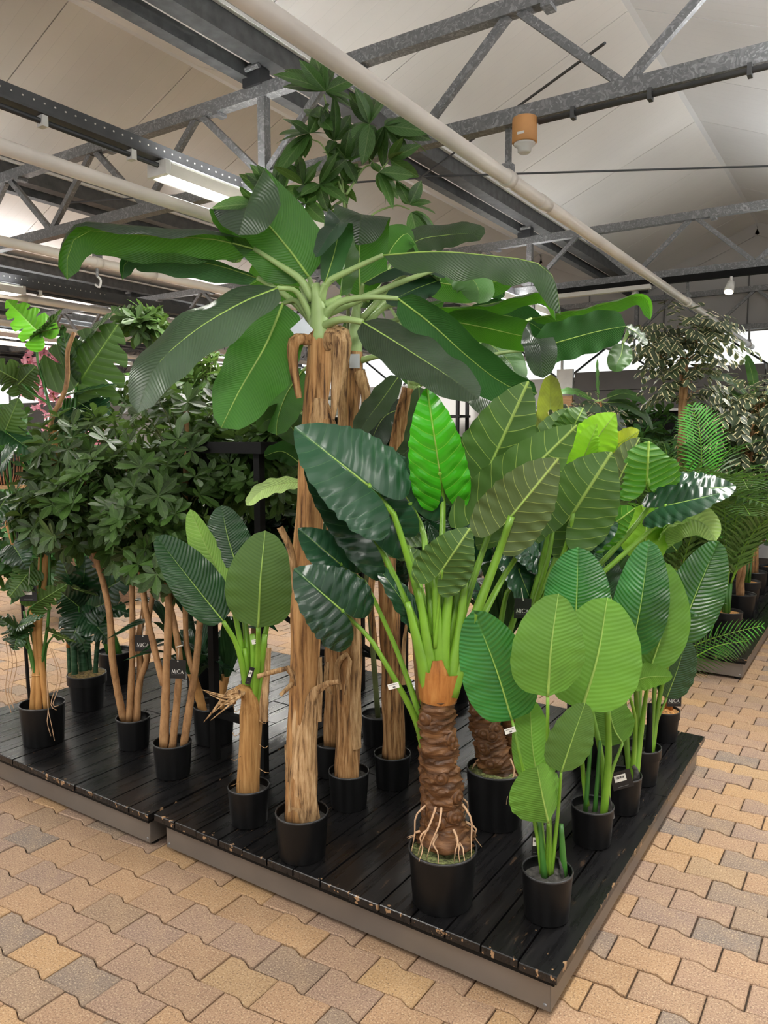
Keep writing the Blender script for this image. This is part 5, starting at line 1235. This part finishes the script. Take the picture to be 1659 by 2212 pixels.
strappy('dragon_plant', pot_at(455, 1612, .10), .105, .19, 'dark dragon plant in the big pot just left of the rack post', 2, 9, .55, 'mon_dark', 31, 'cane', .24)
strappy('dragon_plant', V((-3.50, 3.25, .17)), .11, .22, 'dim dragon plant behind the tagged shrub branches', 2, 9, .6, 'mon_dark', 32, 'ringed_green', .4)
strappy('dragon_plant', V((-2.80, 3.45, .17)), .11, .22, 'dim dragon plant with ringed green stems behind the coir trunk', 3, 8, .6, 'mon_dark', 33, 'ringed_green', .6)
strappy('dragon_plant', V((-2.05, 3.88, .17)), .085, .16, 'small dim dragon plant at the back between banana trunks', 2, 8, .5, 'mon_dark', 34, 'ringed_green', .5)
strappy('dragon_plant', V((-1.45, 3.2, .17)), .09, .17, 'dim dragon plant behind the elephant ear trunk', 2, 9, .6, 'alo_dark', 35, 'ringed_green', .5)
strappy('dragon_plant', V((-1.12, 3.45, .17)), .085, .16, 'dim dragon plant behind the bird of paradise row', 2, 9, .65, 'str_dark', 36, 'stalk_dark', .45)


def dimbush(name, loc, blobs, label, seed, n=150, ln=.13, mat='bgleaf', r=.11, h=.2, group='dim background shrubs', parts=200, trunk=True, unit=None, tmat='branch'):
    t = thing(name, loc, label, 'potted plant', group); pot(t, r, h); c = at(*blobs[0][:3])
    P = spline([loc + V((0, 0, h - .04)), loc.lerp(c, .5), c], 12); MB().tube(P, [.02 - .008 * i / 12 for i in range(13)], 9).build('trunk', tmat, t, True)
    mt_, tp_ = rosettes(seed, blobs, n, (5, 7), ln, (.7, 1.4)); twigs(t, tp_, 4); place_leaves(t, mt_, unit or SCH, mat, parts)
    return t


def LL(p): return p.dot(fl)


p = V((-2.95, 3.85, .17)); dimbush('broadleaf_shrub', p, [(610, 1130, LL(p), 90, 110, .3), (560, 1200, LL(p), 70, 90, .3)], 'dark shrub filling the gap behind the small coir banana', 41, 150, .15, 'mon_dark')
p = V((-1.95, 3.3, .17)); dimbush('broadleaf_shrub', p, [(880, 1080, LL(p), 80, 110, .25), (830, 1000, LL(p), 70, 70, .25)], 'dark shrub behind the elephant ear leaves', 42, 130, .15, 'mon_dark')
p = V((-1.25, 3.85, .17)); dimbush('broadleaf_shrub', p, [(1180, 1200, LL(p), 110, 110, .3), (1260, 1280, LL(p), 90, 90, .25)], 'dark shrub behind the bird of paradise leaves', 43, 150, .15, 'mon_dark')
# black rack with plants on top
rk = thing('black_rack', V((-2.465, 3.1, .17)), 'black metal plant rack standing across the two platforms', 'rack')
for x in (-2.62, -2.31):
    for y in (2.5, 3.72): MB().box((x, y, .93), (.035, .035, 1.52)).build('post', 'blackmetal', rk)
for y in (2.5, 3.72):
    for z in (.40, 1.1): MB().box((-2.465, y, z), (.28, .03, .03)).build('crossbar', 'blackmetal', rk)
for x in (-2.62, -2.31):
    MB().box((x, 3.11, 1.1), (.03, 1.2, .03)).build('side_bar', 'blackmetal', rk)
    MB().bar((x, 2.55, 1.05), (x, 3.68, .35), .02, .03, (1, 0, 0)).build('brace', 'blackmetal', rk)
MB().box((-2.465, 3.11, 1.125), (.30, 1.2, .02)).build('shelf', 'blackmetal', rk)
MB().box((-2.465, 3.11, 1.665), (.46, 1.36, .05)).build('top_tray', 'blackmetal', rk)
MB().box((-2.465, 3.74, 1.4), (.30, .01, .5)).build('back_panel', 'blackmetal', rk)
for k, (y, lb, mt_) in enumerate(((2.75, 'bright split leaf plant on the near end of the black rack', 'mon_lime'), (3.35, 'bright split leaf plant on the far end of the black rack', 'mon_lime'))):
    t = thing('rack_plant', V((-2.5, y, 1.69)), lb, 'potted plant', 'plants on the black rack'); pot(t, .08, .13); L_ = LL(t.location)
    c = t.location + V((0, 0, .1)); q = random.Random(60 + k)
    for i in range(11):
        a = (560 + q.uniform(-40, 70), 880 + q.uniform(-70, 50)); tp_ = (a[0] + q.uniform(-50, 50), a[1] + q.uniform(-60, 40))
        splitleaf(t, L_, a, tp_, q.uniform(60, 90), (q.uniform(-.4, .4), .5, q.choice((-.8, .7))), mt_, (q.uniform(-.1, .15), q.uniform(-.1, .15)), None, nu=30, nv=3)
        MB().tube(spline([c, c.lerp(at(*a, L_), .5) + zz * .05, at(*a, L_)], 8), .005, 6).build('leaf_stalk', 'stalk', t, True)
t = thing('white_orchid', V((-2.35, 3.15, 1.69)), 'small white orchid between the two banana trunks', 'potted plant'); pot(t, .05, .09); c = t.location + V((0, 0, .07)); L_ = LL(t.location)
MB().tube(spline([c, c + zz * .15, at(716, 868, L_)], 8), .004, 6).build('stem', 'twig', t, True)
FL = unit_leaf(.45, .1, .1, 4, 1, 'leaf')
mt, _ = rosettes(71, [(716, 876, L_, 18, 22, .06)], 10, (5, 5), .035, (.8, 1.2), 0, 0); place_leaves(t, mt, FL, 'whitepetal', 300, 'petal')

# ------------------------------------------------------------------ background right: variegated trees, palms, bananas
def sprays(seed, blobs, n, k, ln, step=.045):
    q = random.Random(seed); out = []; tips = []
    for _ in range(n):
        x, y, L, rx, ry, rL = q.choice(blobs)
        while True:
            d = V((q.uniform(-1, 1), q.uniform(-1, 1), q.uniform(-1, 1)))
            if d.length < 1: break
        s_ = L / F; c = at(x, y, L); p = c + rt * (d.x * rx * s_) + zz * (d.y * ry * s_) + fl * (d.z * rL)
        a = (rt * (d.x + q.uniform(-.6, .6)) + zz * (.25 + q.uniform(-.2, .3)) + fl * (d.z + q.uniform(-.6, .6))).normalized(); tips.append((p, c))
        for i in range(k):
            p = p + a * step; a = (a - zz * .16).normalized(); sd = a.cross(zz).normalized() * (1 if i % 2 else -1)
            dr = (a * .55 + sd * q.uniform(.5, 1) - zz * q.uniform(.1, .7)).normalized(); nh = zz + a * .3 - fl * .4; nr = (nh - dr * nh.dot(dr)).normalized()
            out.append(M.Translation(p) @ M((dr.cross(nr), dr, nr)).transposed().to_4x4() @ M.Scale(ln * q.uniform(.75, 1.15), 4))
    return out, tips


FI = unit_leaf(.29, .2, .15, 5, 2)
def fig(loc, blobs, label, seed, n, top, ln=.09, h=.2):
    t = thing('variegated_fig', loc, label, 'potted plant', 'variegated fig trees'); pot(t, .13, h); b = loc + V((0, 0, h - .04))
    for k in range(3):
        o_ = V((math.cos(k * 2.1), math.sin(k * 2.1), 0)) * .018
        P = [b.lerp(top, i / 24) + M.Rotation(i * .5, 3, 'Z') @ o_ for i in range(25)]
        MB().tube(P, .02, 9).build('trunk_strand', 'branch', t, True)
    mt_, tp_ = sprays(seed, blobs, n, 7, ln); twigs(t, tp_, 2, 'branch'); place_leaves(t, mt_, FI, 'fic')
    return t


p = V((-1.45, 6.85, .17)); fig(p, [(1478, 720, LL(p), 60, 22, .2), (1440, 745, LL(p), 40, 30, .2), (1490, 780, LL(p), 35, 40, .18), (1520, 740, LL(p), 35, 35, .18), (1475, 840, LL(p), 35, 40, .15)], 'tall variegated fig tree with bare trunk against the bright window', 81, 150, at(1478, 770, LL(p)))
p = V((-1.0, 7.15, .17)); fig(p, [(1615, 920, LL(p), 75, 70, .3), (1600, 990, LL(p), 70, 70, .3), (1650, 880, LL(p), 50, 50, .25), (1640, 1040, LL(p), 60, 50, .25)], 'bushy variegated fig at the right edge', 82, 270, at(1620, 930, LL(p)), .10)
p = V((-2.15, 7.2, .17)); fig(p, [(1235, 895, LL(p), 45, 30, .2), (1290, 930, LL(p), 45, 30, .2)], 'small variegated fig peeking over the elephant ears', 83, 30, at(1240, 900, LL(p)))


def frond(t, P, N0, lw, mat, n=26):
    P = spline(P, n); fr = frames(P, N0); mb = MB()
    for i in range(2, n + 1):
        k = i / n; l_ = lw * (math.sin(PI * min(1, k * .85 + .12)) ** .7); T, N = fr[i]; S = N.cross(T)
        for s_ in (1, -1):
            d = (S * s_ * .8 + T * .6 + N * .12).normalized(); e = P[i] + d * l_ - zz * l_ * .12; m1 = P[i] + d * l_ * .5
            w2 = T * .02 * (lw / .3) * .5
            mb.add([P[i] - w2 * .4, P[i] + w2 * .4, m1 + w2, e, m1 - w2], [(0, 1, 2, 4), (4, 2, 3)] if s_ > 0 else [(1, 0, 4, 2), (2, 4, 3)], [(0, 0), (0, 0), (.5, .4), (1, 0), (.5, -.4)])
    o = mb.build('frond', mat, t, True)
    MB().tube(P, [.006 - .004 * i / n for i in range(n + 1)], 5).build('rachis', 'stalk', o, True)


def palm(loc, label, seed, n, ln, mat, r=.11, h=.2, zt=.25, extra=()):
    t = thing('potted_palm', loc, label, 'potted plant', 'potted palms'); pot(t, r, h, 'chips', True, drop=.02); q = random.Random(seed); b = loc + V((0, 0, h - .03))
    for i in range(n):
        a = i * 2.4 + q.uniform(-.4, .4); d = V((math.cos(a), math.sin(a), 0)); l_ = ln * q.uniform(.75, 1.15); s0 = b + d * .03
        up = q.uniform(.75, 1.25)
        frond(t, [s0 + zz * zt, s0 + zz * (zt + l_ * .45 * up) + d * l_ * .15, s0 + zz * (zt + l_ * .72 * up) + d * l_ * .42, s0 + zz * (zt + l_ * .68 * up) + d * l_ * .8], -d * .3 + zz, .33 * ln, mat)
        MB().tube([b + d * .02, s0 + zz * zt], [.011, .007], 7).build('stalk', 'stalk_dark', t, True)
    for P, mt_, lw in extra: frond(t, P, -fl + zz * .4, lw, mt_)
    return t


palm(V((-.98, 6.35, .17)), 'potted palm on the background platform nearest its aisle corner', 91, 16, 1.05, 'palm', .12, .2)
palm(V((-1.36, 6.3, .17)), 'potted palm left of the corner palm on the background platform', 92, 15, 1.1, 'palm', .11, .18)
palm(V((-1.02, 7.7, .17)), 'potted palm deeper along the background platform edge', 93, 11, .95, 'palm', .12, .22)
LA = LL(V((-1.6, 6.0, 0)))
palm(V((-1.6, 6.02, .17)), 'bright potted palm with one tall frond and one low frond at the platform front', 94, 8, .8, 'palm_bright', .11, .19, .25,
     [([at(1508, 1060, LA), at(1515, 1000, LA - .1), at(1512, 940, LA - .12), at(1496, 878, LA - .1)], 'palm_bright', .27), ([at(1440, 1440, 5.6), at(1500, 1395, 5.3), at(1570, 1370, 5.2), at(1645, 1352, 5.2)], 'palm_bright', .2), ([at(1440, 1450, 5.6), at(1490, 1425, 5.3), at(1550, 1395, 5.2), at(1615, 1385, 5.2)], 'palm', .2)])
palm(V((-1.95, 6.6, .17)), 'potted palm behind the green elephant ears', 95, 10, 1.15, 'palm', .11, .19)
palm(V((-.95, 8.9, .17)), 'potted palm at the far end of the background platform', 96, 10, 1.1, 'palm_bright', .12, .2)


def bgbanana(loc, label, px, L, leaves):
    t = thing('banana_tree', loc, label, 'potted plant', 'banana trees'); pot(t, .13, .22)
    b = loc + V((0, 0, .18)); top = at(px[0], px[1], L)
    MB().tube(spline([b, b.lerp(top, .5), top], 14), [.05 - .015 * i / 14 for i in range(15)], 12, True, .2, 4, (20, 20, 3)).build('trunk', 'banbark', t, True)
    for spx, w_, n_, mt_ in leaves: blade(t, L, spx, w_, n_, mt_, nu=16, nv=3, stalk=[(px[0], px[1], 0)], smat='stalk_pale')
    return t


p = V((-2.3, 8.2, .17)); L_ = LL(p)
bgbanana(p, 'banana tree far back by the window, one leaf still rolled upright', (1292, 868), L_, [([(1292, 862, 0), (1291, 820, 0), (1290, 775, 0)], 14, (.7, 0, .7), 'ban_mid'), ([(1310, 860, 0), (1350, 850, 0), (1390, 865, 0), (1402, 890, 0)], 44, (0, .8, .5), 'ban_mid'), ([(1310, 870, 0), (1350, 872, 0), (1395, 900, 0), (1410, 930, 0)], 40, (0, .8, .6), 'ban'), ([(1280, 862, 0), (1240, 845, 0), (1200, 848, 0)], 30, (0, .8, .5), 'ban_mid'), ([(1285, 868, 0), (1270, 890, -.1), (1262, 915, -.15)], 48, (0, .6, .8), 'ban'), ([(1300, 872, 0), (1320, 900, -.1), (1350, 935, -.15)], 44, (0, .7, .7), 'ban_dark')])
p = V((-1.05, 8.3, .17)); L_ = LL(p)
bgbanana(p, 'banana tree far back at the right, dark arching leaves behind the fig', (1632, 870), L_, [([(1632, 860, 0), (1625, 810, 0), (1612, 765, 0)], 22, (-.6, 0, .7), 'ban_mid'), ([(1620, 862, 0), (1580, 820, 0), (1530, 815, 0)], 34, (0, .8, .5), 'ban'), ([(1620, 868, 0), (1570, 850, 0), (1535, 880, 0)], 44, (0, .8, .6), 'ban'), ([(1640, 866, 0), (1680, 850, 0), (1700, 880, 0)], 40, (0, .8, .5), 'ban_dark')])
p = V((-2.02, 6.9, .17)); L_ = LL(p)
bgbanana(p, 'banana tree with upright yellow green leaf beside the tan board', (1185, 975), L_, [([(1180, 965, 0), (1188, 890, 0), (1190, 808, .05)], 58, (0, .05, .99), 'ban_yel'), ([(1170, 960, 0), (1140, 900, 0), (1090, 900, 0)], 50, (0, .6, .7), 'ban_dark'), ([(1200, 960, 0), (1240, 930, 0), (1290, 950, 0)], 50, (0, .7, .6), 'ban_dark')])
p = V((-.92, 10.6, 0)); dimbush('broadleaf_shrub', p, [(1500, 1000, LL(p), 160, 100, .5), (1600, 1080, LL(p), 120, 100, .5)], 'dark shrub under the end wall cladding', 44, 170, .22, 'bgleaf')
p = V((-2.9, 10.6, 0)); dimbush('broadleaf_shrub', p, [(1360, 950, LL(p), 130, 80, .5), (1250, 1000, LL(p), 90, 90, .4)], 'dark shrub under the tan board', 45, 150, .22, 'bgleaf')

# ------------------------------------------------------------------ background left
for k, (x, y, bl, lb) in enumerate(((-7.6, 6.2, [(100, 830, 50, 55), (95, 790, 40, 40)], 'pink blossom tree behind the tall split leaf plant'), (-7.0, 6.9, [(190, 945, 45, 30), (140, 915, 40, 30)], 'low pink blossom tree behind the brown vine'))):
    p = V((x, y, 0)); L_ = LL(p); t = thing('pink_blossom_tree', p, lb, 'potted plant', 'pink blossom trees'); pot(t, .16, .3); b = p + V((0, 0, .25)); c = at(bl[0][0], bl[0][1], L_)
    MB().tube(spline([b, b.lerp(c, .5) + rt * .05, c], 12), [.04 - .02 * i / 12 for i in range(13)], 9).build('trunk', 'branch', t, True)
    mt, tp = rosettes(101 + k, [(a, b_, L_, c_, d_, .35) for a, b_, c_, d_ in bl], 260, (4, 5), .06, (.4, 1.3), 0, 0); twigs(t, tp, 5, 'branch'); place_leaves(t, mt, FL, 'pink', 300, 'petal', 'blossom')
for k, (x, y, px, lb, mt_) in enumerate(((-6.3, 4.3, (40, 1140), 'green shrub on the pavers at the far left', 'bgleaf'), (-6.1, 5.6, (180, 1060), 'green shrub behind the shrub branches on the pavers', 'bgleaf'), (-5.6, 6.6, (330, 1050), 'green shrub behind the middle leafy shrub', 'bgleaf'), (-5.2, 7.9, (480, 1020), 'green shrub far behind the rack', 'bgleaf'), (-4.0, 7.9, (640, 1030), 'green shrub seen between rack and banana trunk', 'bgleaf'), (-3.2, 8.6, (820, 1010), 'green shrub far behind the banana trunks', 'bgleaf'), (-7.5, 4.6, (0, 960), 'tall green shrub at the left edge behind the basket', 'bgleaf'), (-2.3, 9.4, (1060, 1000), 'green shrub far behind the elephant ears', 'bgleaf'))):
    p = V((x, y, 0)); L_ = LL(p); s = 6.5 / L_
    dimbush('broadleaf_shrub', p, [(px[0], px[1], L_, 100 * s, 110 * s, .4), (px[0] + 30, px[1] + 70 * s, L_, 80 * s, 90 * s, .35)], lb, 120 + k, 150, .17, mt_, .15, .28, parts=150)
t = thing('slatted_basket', at(12, 1046, 4.9), 'black basket planter with thin tan slats at the left edge', 'planter'); c = t.location
MB().lathe([(0, 0), (.07, 0), (.095, .06), (.105, .13), (.1, .2), (.092, .2), (.09, .05), (0, .05)], c, 28).build('basket', 'basket', t, True)
for k in range(30):
    a = 2 * PI * k / 30; d = V((math.cos(a), math.sin(a), 0))
    MB().tube([c + d * .0715 + zz * .003, c + d * .097 + zz * .06, c + d * .107 + zz * .13, c + d * .102 + zz * .2], .0035, 5).build('slat', 'basket_slat', t)
mt, tp = rosettes(131, [(14, 985, 4.9, 26, 20, .07)], 16, (4, 6), .09, (.6, 1.3)); place_leaves(t, mt, SCH, 'bgleaf', 300)
sz = c.z
t = thing('plant_stand', V((c.x, c.y, 0)), 'wooden topped stand under the slatted basket', 'stand')
MB().lathe([(0, sz - .022), (.17, sz - .022), (.17, sz - .002), (0, sz - .002)], V((c.x, c.y, 0)), 28).build('top', 'wood', t)
for k in range(3):
    d = V((math.cos(k * 2.1), math.sin(k * 2.1), 0)); MB().tube([V((c.x, c.y, sz - .02)) + d * .1, V((c.x, c.y, 0)) + d * .16], .01, 8).build('leg', 'blackmetal', t)
t = thing('rattan_screen', V((-7.2, 5.0, 0)), 'brown rattan screen low at the left edge behind the canes', 'screen')
MB().box((-7.2, 5.0, .45), (1.6, .04, .9)).build('screen', 'rattan', t)
for x in (-8.0, -6.4): MB().box((x, 5.0, .46), (.04, .05, .92)).build('upright', 'wood', t)
# tall shelving against the end wall, seen between the trunks
for k, x in enumerate((-9.0, -6.9)):
    t = thing('wall_shelving', V((x, YW - .4, 0)), ['black shelving on the end wall seen left of the banana trunk', 'black shelving on the end wall seen right of the banana trunk'][k], 'shelving', 'wall shelving')
    for xx in (x - .8, x + .8):
        for yy in (YW - .55, YW - .2): MB().box((xx, yy, 1.2), (.05, .05, 2.4)).build('upright', 'blackmetal', t)
    for z in (.3, .9, 1.5, 2.1): MB().box((x, YW - .37, z), (1.7, .4, .04)).build('shelf', 'blackmetal', t)
